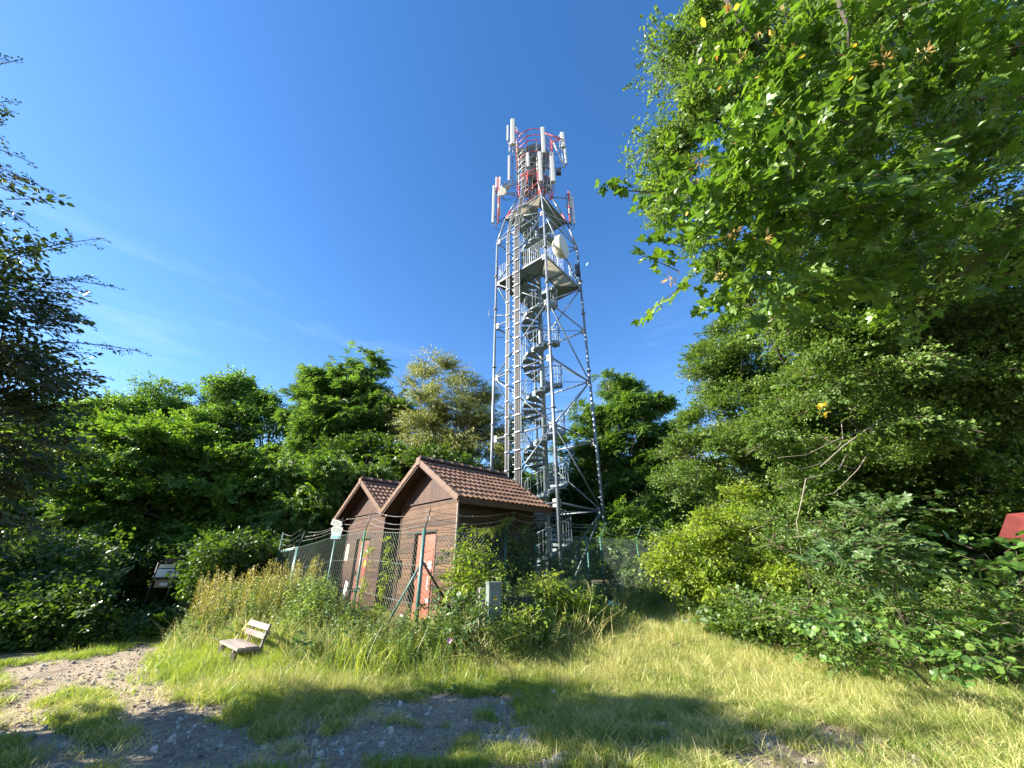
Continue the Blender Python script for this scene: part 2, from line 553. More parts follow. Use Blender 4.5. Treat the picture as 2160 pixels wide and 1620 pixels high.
def make_spray(name, leaf, n, length, size, material, style='flat', seed=0, droop=.1, twig=True, spread=1.0, jitter=.5):
    rng = np.random.default_rng(seed)
    lv, lf = leaf_base(leaf)
    V, F, W = [], [], []

    def put(pos, Mx, s, w):
        o = sum(len(a) for a in V)
        V.append((lv * s) @ Mx.T + pos)
        F.extend([tuple(i + o for i in q) for q in lf])
        W.extend([w] * len(lv))
    if style == 'flat':
        for i in range(n):
            t = (i + .5) / n
            side = 1 if i % 2 else -1
            x = length * t
            y = side * abs(rng.normal(0, .16)) * length * spread * (1.15 - t)
            z = -droop * length * t * t + rng.normal(0, .05) * length
            yaw = side * rng.uniform(.5, 1.15) * (1 - t * .7)
            put(np.array([x, y, z]), rot_m(rng.normal(0, jitter), rng.normal(.25, jitter * .7), yaw), size * rng.uniform(.55, 1.25), rng.random())
    elif style == 'clump':
        for i in range(n):
            p = rng.normal(0, .33, 3) * length * np.array([1, 1, .62]) + np.array([length * .4, 0, 0])
            put(p, rot_m(rng.normal(0, jitter), rng.normal(.3, jitter), rng.uniform(-math.pi, math.pi)), size * rng.uniform(.6, 1.25), rng.random())
    elif style == 'pinnate':
        nb = max(2, n // 11)
        for b in range(nb):
            yaw0 = rng.uniform(-1.1, 1.1)
            o = np.array([length * .5 * b / nb, 0, 0])
            M0 = rot_m(rng.normal(0, .3), rng.normal(.2, .35), yaw0)
            for k in range(11):
                t = (k // 2 + 1) / 6
                side = 0 if k == 10 else (1 if k % 2 else -1)
                p = np.array([length * .7 * t, 0, -.25 * length * t * t])
                Ml = rot_m(side * -.3, .35, side * 1.0)
                put(o + p @ M0.T, M0 @ Ml, size * rng.uniform(.8, 1.1), rng.random())
    elif style == 'hang':
        for i in range(n):
            t = (i + .5) / n
            x = length * t
            put(np.array([x, rng.normal(0, .05) * length, -droop * length * t * t]), rot_m(rng.normal(0, .7), rng.uniform(.5, 1.35), rng.uniform(-1.4, 1.4)), size * rng.uniform(.7, 1.2), rng.random())
    elif style == 'stem':  # upright plant, local z up
        for i in range(n):
            t = (i + .3) / n
            z = length * (.06 + .94 * t)
            s = size * (1.15 - .75 * t) * rng.uniform(.75, 1.2)
            a = i * 2.4 + rng.normal(0, .3)
            put(np.array([rng.normal(0, .012), rng.normal(0, .012), z]), rot_m(rng.normal(0, .3), rng.uniform(-.5, .5), a), s, min(1, .25 + .6 * t + rng.uniform(-.25, .25)))
    elif style == 'seedstem':
        for i in range(n):
            t = (i + .3) / n
            z = length * (.45 + .55 * t)
            a = rng.uniform(0, 6.28)
            rr = .035 * length * (1.1 - t) + .01
            put(np.array([rr * math.cos(a), rr * math.sin(a), z]), rot_m(rng.normal(0, .4), rng.uniform(-1.3, -.5), a), size * rng.uniform(.6, 1.3), rng.random())
    elif style == 'ball':
        for i in range(n):
            a, b = rng.uniform(0, 6.28), rng.uniform(0, 1.4)
            r_ = length * rng.uniform(.4, 1)
            p = np.array([r_ * math.cos(a) * math.cos(b), r_ * math.sin(a) * math.cos(b), r_ * math.sin(b)])
            put(p, rot_m(rng.normal(0, .4), rng.normal(.1, .4), a), size * rng.uniform(.6, 1.2), rng.random())
    if twig:
        mb = MB()
        if style in ('stem', 'seedstem'):
            mb.tube([(0, 0, 0), (.01, 0, length * .5), (0, .01, length)], [.006, .005, .002], 3, False)
        else:
            mb.tube([(-.1 * length, 0, 0), (length * .5, 0, -droop * length * .25), (length * .95, 0, -droop * length * .9)], [.006, .004, .002], 3, False)
        o = sum(len(a) for a in V)
        V.append(np.array(mb.v))
        F.extend([tuple(i + o for i in q) for q in mb.f])
        W.extend([.1] * len(mb.v))
        ntw = len(mb.f)
    V = np.concatenate(V)
    me = bpy.data.meshes.new(name)
    me.from_pydata(V.tolist(), [], F)
    me.materials.append(material)
    if twig:
        me.materials.append(L['twig'] if style not in ('stem', 'seedstem') else material)
        idx = np.zeros(len(F), int)
        idx[-ntw:] = 1
        me.polygons.foreach_set('material_index', idx.tolist())
    at = me.attributes.new('var', 'FLOAT', 'POINT')
    at.data.foreach_set('value', W)
    me.update()
    return me


def make_tuft(name, n, h, width, material, lean=.4, seed=0, spread=.05, seg=3, curl=.5):
    rng = np.random.default_rng(seed)
    V, F, W = [], [], []
    for i in range(n):
        a = rng.uniform(0, 6.28)
        hh = h * rng.uniform(.5, 1.1)
        w = width * rng.uniform(.6, 1.2)
        bx, by = rng.normal(0, spread, 2)
        ln = abs(rng.normal(0, lean)) + .05
        o = len(V)
        c, s = math.cos(a), math.sin(a)
        tw = rng.uniform(0, 3.14)
        cw, sw = math.cos(tw), math.sin(tw)
        for k in range(seg + 1):
            t = k / seg
            r_ = hh * (ln * t + curl * ln * t * t)
            z = hh * t * (1 - .35 * curl * ln * t)
            ww = w * (1 - t) + .0006
            x, y = bx + c * r_, by + s * r_
            V.append((x - ww * cw, y - ww * sw, z))
            V.append((x + ww * cw, y + ww * sw, z))
            vv = rng.random() if k == 0 else vv
            W.extend([vv, vv])
        for k in range(seg):
            F.append((o + 2 * k, o + 2 * k + 1, o + 2 * k + 3, o + 2 * k + 2))
    me = bpy.data.meshes.new(name)
    me.from_pydata(V, [], F)
    me.materials.append(material)
    at = me.attributes.new('var', 'FLOAT', 'POINT')
    at.data.foreach_set('value', W)
    me.update()
    return me


_GN = {}


def gn_group(meshes):
    key = tuple(m.name for m in meshes)
    if key in _GN:
        return _GN[key]
    ng = bpy.data.node_groups.new('scatter', 'GeometryNodeTree')
    ng.interface.new_socket('Geometry', in_out='INPUT', socket_type='NodeSocketGeometry')
    ng.interface.new_socket('Geometry', in_out='OUTPUT', socket_type='NodeSocketGeometry')
    N = ng.nodes
    gi, go = N.new('NodeGroupInput'), N.new('NodeGroupOutput')
    iop = N.new('GeometryNodeInstanceOnPoints')
    jg = N.new('GeometryNodeJoinGeometry')
    for me in reversed(meshes):
        src = bpy.data.objects.new(me.name, me)  # never linked to the scene: only the shape is read
        oi = N.new('GeometryNodeObjectInfo')
        oi.inputs['Object'].default_value = src
        g2i = N.new('GeometryNodeGeometryToInstance')
        ng.links.new(oi.outputs['Geometry'], g2i.inputs[0])
        ng.links.new(g2i.outputs[0], jg.inputs[0])
    m2p = N.new('GeometryNodeMeshToPoints')
    ng.links.new(gi.outputs[0], m2p.inputs[0])
    ng.links.new(m2p.outputs[0], iop.inputs['Points'])
    ng.links.new(jg.outputs[0], iop.inputs['Instance'])
    iop.inputs['Pick Instance'].default_value = True

    def attr(nm, ty):
        a = N.new('GeometryNodeInputNamedAttribute')
        a.data_type = ty
        a.inputs['Name'].default_value = nm
        return a.outputs[0]
    ng.links.new(attr('idx', 'INT'), iop.inputs['Instance Index'])
    e2r = N.new('FunctionNodeEulerToRotation')
    ng.links.new(attr('rot', 'FLOAT_VECTOR'), e2r.inputs[0])
    ng.links.new(e2r.outputs[0], iop.inputs['Rotation'])
    ng.links.new(attr('scl', 'FLOAT'), iop.inputs['Scale'])
    ng.links.new(iop.outputs[0], go.inputs[0])
    _GN[key] = ng
    return ng


STAT = {'inst': 0}


def scatter(name, meshes, pts, rot, scl, idx=None, parent=None):
    pts = np.asarray(pts, float)
    n = len(pts)
    STAT['inst'] += n
    if idx is None:
        idx = RNG.integers(0, len(meshes), n)
    me = bpy.data.meshes.new(name)
    me.vertices.add(n)
    me.vertices.foreach_set('co', pts.ravel())
    a = me.attributes.new('rot', 'FLOAT_VECTOR', 'POINT')
    a.data.foreach_set('vector', np.asarray(rot, float).ravel())
    a = me.attributes.new('scl', 'FLOAT', 'POINT')
    a.data.foreach_set('value', np.asarray(scl, float).ravel())
    a = me.attributes.new('idx', 'INT', 'POINT')
    a.data.foreach_set('value', np.asarray(idx, int).ravel())
    for s in meshes[0].materials:
        me.materials.append(s)
    ob = link(name, me)
    if parent is not None:
        pin(ob, parent)
    md = ob.modifiers.new('scatter', 'NODES')
    md.node_group = gn_group(meshes)
    return ob


SPR = {}
SPR['hazel'] = [make_spray(f'hazel_spray{i}', 'oval', 22, .55, .12, L['hazel'], 'flat', i, .15) for i in range(3)] + [make_spray('hazel_spray3', 'oval', 24, .4, .12, L['hazel'], 'clump', 9)]
SPR['lime'] = [make_spray(f'lime_spray{i}', 'rhomb', 26, .6, .14, L['lime'], 'clump' if i else 'flat', i + 20, .1) for i in range(3)]
SPR['ash'] = [make_spray(f'ash_spray{i}', 'rhomb', 44, .55, .12, L['ash'], 'pinnate', i + 30, .1) for i in range(3)]
SPR['cherry'] = [make_spray(f'cherry_spray{i}', 'lance', 15, .7, .13, L['cherry'], 'hang', i + 40, .1) for i in range(3)]
SPR['drop'] = [make_spray(f'drooping_spray{i}', 'lance', 26, .6, .17, L['hazel'], 'hang', i + 50, .35) for i in range(3)]
SPR['dark'] = [make_spray(f'dark_spray{i}', 'rhomb', 30, .7, .16, L['dark'], 'clump' if i else 'flat', i + 60, .1) for i in range(3)]
SPR['fmaple'] = [make_spray(f'field_maple_spray{i}', 'oval', 24, .34, .062, L['fmaple'], 'flat' if i < 2 else 'clump', i + 70, .15) for i in range(4)]
SPR['maple'] = [make_spray(f'maple_spray{i}', 'maple', 11, .45, .175, L['maple'], 'flat', i + 80, .12, spread=1.3, jitter=.6) for i in range(4)]
SPR['sap'] = [make_spray(f'sapling_spray{i}', 'maple', 9, .30, .115, L['sap'], 'flat', i + 90, .2, spread=1.2, jitter=.22) for i in range(3)]
SPR['round'] = [make_spray(f'round_leaf_spray{i}', 'round', 9, .32, .10, L['lime'], 'flat', i + 95, .1, spread=1.3, jitter=.4) for i in range(3)]
SPR['bramble'] = [make_spray(f'bramble_spray{i}', 'oval', 20, .32, .06, L['bramble'], 'clump' if i else 'flat', i + 100, .2) for i in range(3)]
SPR['hornbeam'] = [make_spray(f'hornbeam_spray{i}', 'oval', 17, .42, .078, L['hornbeam'], 'flat', i + 110, .1, spread=.8, jitter=.45) for i in range(3)]
SPR['nettle'] = [make_spray(f'nettle_plant{i}', 'oval', 34, .85, .105, L['nettle'], 'stem', i + 120) for i in range(4)]
SPR['seed'] = [make_spray(f'seed_plant{i}', 'rhomb', 90, 1.0, .024, L['seed'], 'seedstem', i + 130) for i in range(3)]
SPR['herb'] = [make_spray(f'herb_plant{i}', 'oval', 22, .16, .07, L['nettle'], 'ball', i + 140, twig=False) for i in range(3)]
SPR['broad'] = [make_spray(f'broad_herb{i}', 'round', 16, .16, .10, L['sap'], 'ball', i + 145, twig=False) for i in range(2)]
SPR['lawn'] = [make_tuft(f'lawn_tuft{i}', 34, .075, .0035, L['grass'], .5, i, .045, 2) for i in range(3)]
SPR['meadow'] = [make_tuft(f'meadow_tuft{i}', 26, .26, .004, L['grass'], .4, i + 5, .06, 3) for i in range(3)]
SPR['dry'] = [make_tuft(f'dry_tuft{i}', 24, .32, .003, L['grass_dry'], .55, i + 10, .06, 3, 1.0) for i in range(3)]
SPR['drylow'] = [make_tuft(f'dry_low_tuft{i}', 22, .11, .0028, L['grass_dry'], .8, i + 15, .05, 2, 1.0) for i in range(2)]


DENS = 3.8


def crown(name, blobs, key, dens, s, parent, flat=.8, up=.15, scale=(.8, 1.25), shell=.5):
    """blobs: list of (centre Vector, radius m); s: spray length"""
    pts, rot, scl = [], [], []
    for c, r in blobs:
        c = np.array(c)
        nsub = int(max(6, min(60, (r / (1.6 * s)) ** 2 * 3)))
        n = int(dens * DENS * (r / s) ** 2.3)
        d = RNG.normal(0, 1, (nsub, 3))
        d /= np.linalg.norm(d, axis=1)[:, None]
        rr = r * (shell + (1 - shell) * RNG.random(nsub) ** .6) * RNG.uniform(.8, 1.08, nsub)
        sub = c + d * rr[:, None] * np.array([1, 1, flat])
        k = RNG.integers(0, nsub, n)
        sr = max(.30 * r, s * .8)
        off = RNG.normal(0, .5, (n, 3)) * np.array([1, 1, .45]) * sr
        p = sub[k] + off
        o = p - c
        o /= (np.linalg.norm(o, axis=1) + 1e-6)[:, None]
        o = o + RNG.normal(0, .45, (n, 3)) + np.array([0, 0, up])
        o /= np.linalg.norm(o, axis=1)[:, None]
        yaw = np.arctan2(o[:, 1], o[:, 0])
        pit = -np.arcsin(np.clip(o[:, 2] * .7, -1, 1))
        rot.append(np.stack([RNG.normal(0, .35, n), pit, yaw], 1))
        pts.append(p)
        scl.append(RNG.uniform(scale[0], scale[1], n))
    pts = np.concatenate(pts)
    keep = pts[:, 2] > gh(pts[:, 0], pts[:, 1]) + .02
    ob = scatter(name, SPR[key], pts[keep], np.concatenate(rot)[keep], np.concatenate(scl)[keep], parent=parent)
    ob['kind'] = 'stuff'
    return ob


def bez(a, b, sag=0., n=7, wob=.1):
    a, b = Vector(a), Vector(b)
    l = (b - a).length
    out = []
    w1 = Vector(RNG.normal(0, wob * l, 3))
    for i in range(n):
        t = i / (n - 1)
        p = a.lerp(b, t) + w1 * (math.sin(t * math.pi) * .5) + Vector((0, 0, sag * l * math.sin(t * math.pi)))
        out.append(p)
    return out


def px_blobs(lst, fwd=None, depth=None):
    out = []
    for b in lst:
        px, py, rp = b[:3]
        f = b[3] if len(b) > 3 else fwd
        t = (810 - py) / FPX
        if depth is not None:
            d = b[3] if len(b) > 3 else depth
            c = PD(px, py, d)
        else:
            d = f / (CP - t * SP)
            c = P(px, py, f)
        out.append((c, rp * d / FPX))
    return out


def tree(name, label, cat, base, blobs, key, dens, s, trunk_r=.14, group=None, barkm='bark', limbs=True, limb_k=1.0, limb_every=1, kids=0, **kw):
    bx, by = base
    if kids:
        ex = []
        for c_, r_ in blobs:
            for _ in range(kids):
                d_ = Vector(RNG.normal(0, 1, 3)).normalized()
                d_.z = abs(d_.z) * .8
                ex.append((c_ + d_ * r_ * RNG.uniform(.7, 1.05), r_ * RNG.uniform(.35, .6)))
        blobs = blobs + ex
    bz = g1(bx, by)
    root = empty(name, (bx, by, bz), label, cat, group)
    c = sum((b[0] for b in blobs), Vector()) / len(blobs)
    top = max(blobs, key=lambda b: b[0].z)[0]
    mb = MB()
    hub = Vector((bx, by, bz)).lerp(c, .55) if limbs else c
    tp = bez((bx, by, bz - .15), hub, 0, 7, .04)
    mb.tube(tp, [trunk_r * (1.25 - .6 * i / 6) for i in range(7)], 8)
    pin(mb.build('trunk', M[barkm], None, True), root)
    mb = MB()
    for bc, br in (blobs[::limb_every] if limb_every else []):
        st = tp[RNG.integers(3, 7)]
        pts = bez(st, bc, .06, 7, .08)
        mb.tube(pts, [trunk_r * limb_k * (.36 - .30 * i / 6) for i in range(7)], 6)
        for k in range(7):
            d = Vector(RNG.normal(0, 1, 3)).normalized()
            e = bc + d * br * .8
            mb.tube(bez(pts[RNG.integers(2, 7)], e, .05, 5, .1), [trunk_r * .09, trunk_r * .08, trunk_r * .06, trunk_r * .04, .003], 4)
    br = pin(mb.build('limbs', M[barkm], None, True), root)
    crown('crown', blobs, key, dens, s, root, **kw)
    return root


# ------------------------------------------------------------------ ground zones
def poly_world(pp):
    return np.array([ground_px(x, y) for x, y in pp])


def inside(poly, x, y):
    x = np.asarray(x, float)
    y = np.asarray(y, float)
    c = np.zeros(x.shape, bool)
    n = len(poly)
    for i in range(n):
        x1, y1 = poly[i]
        x2, y2 = poly[(i + 1) % n]
        cond = ((y1 > y) != (y2 > y))
        xi = (x2 - x1) * (y - y1) / (y2 - y1 + 1e-12) + x1
        c ^= cond & (x < xi)
    return c


def edge_dist(poly, x, y):
    d = np.full(np.shape(x), 1e9)
    n = len(poly)
    for i in range(n):
        a, b = poly[i], poly[(i + 1) % n]
        ab = b - a
        t = np.clip(((x - a[0]) * ab[0] + (y - a[1]) * ab[1]) / (ab @ ab + 1e-12), 0, 1)
        d = np.minimum(d, np.hypot(x - a[0] - t * ab[0], y - a[1] - t * ab[1]))
    return d


GRAVEL = [poly_world(p) for p in (
    [(0, 1619), (0, 1404), (120, 1396), (230, 1380), (310, 1358), (300, 1392), (272, 1418), (380, 1416), (462, 1400), (430, 1428), (350, 1440), (356, 1462), (402, 1490), (470, 1515),
     (560, 1545), (700, 1500), (800, 1482), (900, 1462), (1110, 1462), (1090, 1500), (1130, 1560), (1190, 1619)],
    [(1190, 1560), (1330, 1540), (1480, 1515), (1500, 1535), (1400, 1590), (1390, 1619), (1200, 1619)],
    [(1560, 1535), (1700, 1510), (1850, 1560), (2000, 1600), (2100, 1619), (1560, 1619)],
)]
# the clearing also runs on behind the camera
GRAVEL.append(np.array([(-4.6, 4.3), (1.0, 4.2), (3.5, -6), (-7, -6)]))
PATCH = [poly_world(p) for p in (
    [(75, 1480), (130, 1448), (215, 1440), (250, 1500), (262, 1560), (180, 1572), (95, 1555)],
    [(0, 1560), (60, 1560), (70, 1600), (0, 1600)],
    [(1110, 1500), (1330, 1460), (1560, 1500), (1500, 1530), (1330, 1550), (1210, 1560), (1130, 1540)],
)]


def gravel_mask(x, y):
    m = np.zeros(np.shape(x))
    for i, g in enumerate(GRAVEL):
        d = edge_dist(g, x, y)
        sd = np.where(inside(g, x, y), d, -d) + .14
        sd = sd + (vnoise(x, y, .5, 21) - .5) * .55 + (vnoise(x, y, .16, 22) - .5) * .25
        m = np.maximum(m, sstep(-.08, .12, sd))
    for p in PATCH:
        d = edge_dist(p, x, y)
        sd = np.where(inside(p, x, y), d, -d) - .12
        sd = sd + (vnoise(x, y, .3, 31) - .5) * .4
        m = m * (1 - sstep(-.05, .12, sd))
    # tufty islands in the gravel
    isl = vnoise(x, y, .42, 41) * .45 + vnoise(x, y, .15, 42) * .35 + vnoise(x, y, .07, 43) * .2
    edge = sstep(-3.5, .5, x) * sstep(3.2, 5.2, y) * .13
    isl = isl - .14 * sstep(-2.2, -3.4, x)
    m = m * (1 - sstep(.69 - edge, .79 - edge, isl))
    return m


def gravel_out(x, y):
    """metres outside the gravel (0 inside)"""
    d = np.full(np.shape(x), 9.0)
    for g in GRAVEL:
        d = np.minimum(d, np.where(inside(g, x, y), 0, edge_dist(g, x, y)))
    return d


def axis(lo, hi, flo, fhi, step):
    core = list(np.arange(flo, fhi + 1e-6, step))
    out = []
    d, p = step, flo
    while p > lo:
        d *= 1.22
        p -= d
        out.append(p)
    left = out[::-1]
    d, p = step, fhi
    right = []
    while p < hi:
        d *= 1.22
        p += d
        right.append(p)
    return np.array(left + core + right)


gx = axis(-600, 600, -9, 8, .07)
gy = axis(-600, 900, 2.8, 10.5, .07)
GX, GY = np.meshgrid(gx, gy)
GZ = gh(GX, GY)
near = (GY > 2.5) & (GY < 11) & (abs(GX) < 9.5)
gm = gravel_mask(GX.ravel(), GY.ravel()).reshape(GX.shape)
GZ = GZ + np.where(near, (vnoise(GX, GY, .18, 51) - .5) * .022 + (vnoise(GX, GY, .09, 52) - .5) * .012, 0) - gm * .02
nx, ny = len(gx), len(gy)
me = bpy.data.meshes.new('ground')
vv = np.stack([GX.ravel(), GY.ravel(), GZ.ravel()], 1)
ii = (np.arange(ny - 1)[:, None] * nx + np.arange(nx - 1)[None, :]).ravel()
ff = np.stack([ii, ii + 1, ii + nx + 1, ii + nx], 1)
me.from_pydata(vv.tolist(), [], ff.tolist())
a = me.attributes.new('gravel', 'FLOAT', 'POINT')
a.data.foreach_set('value', gm.ravel())
me.polygons.foreach_set('use_smooth', [True] * len(me.polygons))
ground = link('ground', me)
tag(ground, 'stony earth clearing with worn gravel and grass', None, None, 'structure')


def ground_mat():
    m, nt, b, o = mat('earth_and_gravel')
    at = nt.nodes.new('ShaderNodeAttribute')
    at.attribute_name = 'gravel'
    n1 = noise_node(nt, 2.2, 8)
    n2 = noise_node(nt, 34, 6)
    vo = nt.nodes.new('ShaderNodeTexVoronoi')
    vo.inputs['Scale'].default_value = 46
    tc = nt.nodes.new('ShaderNodeTexCoord')
    nt.links.new(tc.outputs['Object'], vo.inputs['Vector'])
    gr = ramp(nt, n2.outputs[0], [(.25, (.18, .145, .105)), (.5, (.34, .28, .205)), (.75, (.50, .42, .32))])
    gr2 = ramp(nt, vo.outputs['Color'], [(.1, (.62, .60, .58)), (.9, (1.15, 1.13, 1.1))])
    mg = nt.nodes.new('ShaderNodeMixRGB')
    mg.blend_type = 'MULTIPLY'
    mg.inputs[0].default_value = .8
    nt.links.new(gr.outputs[0], mg.inputs[1])
    nt.links.new(gr2.outputs[0], mg.inputs[2])
    big = ramp(nt, n1.outputs[0], [(.35, (.72, .70, .68)), (.65, (1.1, 1.08, 1.04))])
    mg2 = nt.nodes.new('ShaderNodeMixRGB')
    mg2.blend_type = 'MULTIPLY'
    mg2.inputs[0].default_value = 1
    nt.links.new(mg.outputs[0], mg2.inputs[1])
    nt.links.new(big.outputs[0], mg2.inputs[2])
    so = ramp(nt, n2.outputs[0], [(.3, (.07, .065, .03)), (.55, (.15, .13, .065)), (.75, (.26, .215, .13))])
    mx = nt.nodes.new('ShaderNodeMixRGB')
    nt.links.new(at.outputs['Fac'], mx.inputs[0])
    nt.links.new(so.outputs[0], mx.inputs[1])
    nt.links.new(mg2.outputs[0], mx.inputs[2])
    nt.links.new(mx.outputs[0], b.inputs['Base Color'])
    b.inputs['Roughness'].default_value = .95
    ad = nt.nodes.new('ShaderNodeMath')
    ad.operation = 'ADD'
    nt.links.new(n2.outputs[0], ad.inputs[0])
    nt.links.new(vo.outputs['Distance'], ad.inputs[1])
    bump(nt, ad.outputs[0], .9, .012, b)
    return m


me.materials.append(ground_mat())


# stones on the gravel
def stone_mesh(name, seed, flat=.5):
    rng = np.random.default_rng(seed)
    v = []
    n = 6
    for k in range(n):
        a = 6.28 * k / n
        r_ = rng.uniform(.6, 1)
        v.append((r_ * math.cos(a), r_ * math.sin(a) * .75, -.1))
    for k in range(n):
        a = 6.28 * k / n + .3
        r_ = rng.uniform(.45, .75)
        v.append((r_ * math.cos(a), r_ * math.sin(a) * .75, flat * rng.uniform(.6, 1.1)))
    v.append((0, 0, flat * 1.1))
    f = []
    for k in range(n):
        k2 = (k + 1) % n
        f += [(k, k2, n + k2), (k, n + k2, n + k), (n + k, n + k2, 2 * n)]
    me = bpy.data.meshes.new(name)
    me.from_pydata(v, [], f)
    return me


def stone_mat():
    m, nt, b, o = mat('gravel_stone')
    oi = nt.nodes.new('ShaderNodeObjectInfo')
    r = ramp(nt, oi.outputs['Random'], [(.0, (.15, .13, .11)), (.35, (.27, .235, .195)), (.7, (.42, .37, .31)), (1, (.60, .56, .50))])
    nt.links.new(r.outputs[0], b.inputs['Base Color'])
    b.inputs['Roughness'].default_value = .85
    return m


M['stone'] = stone_mat()
stones = [stone_mesh(f'stone_shape{i}', i, .35 + .2 * i) for i in range(4)]
for s_ in stones:
    s_.materials.append(M['stone'])
n = 42000
x = RNG.uniform(-9, 5.5, n)
y = 3.0 + 8 * RNG.random(n) ** 1.3
k = RNG.random(n) < gravel_mask(x, y) * (.35 + .65 * vnoise(x, y, .7, 61))
x, y = x[k], y[k]
sc = np.exp(RNG.normal(-4.5, .6, len(x)))
sc = np.clip(sc, .004, .06)
st = scatter('gravel_stones', stones, np.stack([x, y, gh(x, y) - .022 + (vnoise(x, y, .18, 51) - .5) * .022 + (vnoise(x, y, .09, 52) - .5) * .012 + sc * .02], 1),
             np.stack([RNG.normal(0, .2, len(x)), RNG.normal(0, .2, len(x)), RNG.uniform(0, 6.28, len(x))], 1), sc)
tag(st, 'loose grey stones strewn over the worn clearing', None, None, 'stuff')

# rock slab breaking the surface
for (px, py, sx, sy, lab, sd) in ((1120, 1552, .34, .26, 'pale cracked rock slab level with the worn ground, largest one', 3),
                                  (1045, 1560, .17, .10, 'low rock hump left of the large pale slab', 5),
                                  (1190, 1600, .16, .12, 'small rock outcrop right of and nearer than the large slab', 6)):
    cx, cy = ground_px(px, py)
    rng = np.random.default_rng(sd)
    v, f = [], []
    nr, na = 7, 22
    prof = [rng.uniform(.75, 1.1) for _ in range(na)]
    for i in range(nr + 1):
        t = i / nr
        for j in range(na):
            a_ = 6.283 * j / na
            rr = t * (1 + (prof[j] - 1) * t)
            xx, yy = sx * rr * math.cos(a_), sy * rr * math.sin(a_)
            zz = .055 * (1 - t ** 3.0) - .02 * (t > .9) + float(vnoise([xx + 9], [yy + 9], .08, sd)[0] - .5) * .035 - (.02 if abs(xx * .8 + yy * .5 - .05 * math.sin(yy * 20)) < .012 else 0)
            v.append((xx, yy, zz))
    for i in range(nr):
        for j in range(na):
            j2 = (j + 1) % na
            f.append((i * na + j, (i + 1) * na + j, (i + 1) * na + j2, i * na + j2))
    mrock = bpy.data.meshes.new('rock')
    mrock.from_pydata(v, [], f)
    mrock.materials.append(M['rock'])
    ob = link('rock_slab', mrock)
    ob.location = (cx, cy, g1(cx, cy) - .015)
    ob.rotation_euler = (0, 0, .3)
    tag(ob, lab, 'rock')

# ------------------------------------------------------------------ sheds
WD = Vector((-.68, .733, 0)).normalized()     # along the fronts, away to the left
LD = Vector((.733, .68, 0)).normalized()      # along the ridges, away from the front
UP = Vector((0, 0, 1))
EAVE, PEAK, GB = 2.98, 4.12, 3.03
HW, OV, FO, RL = 1.3, .56, .40, 3.02


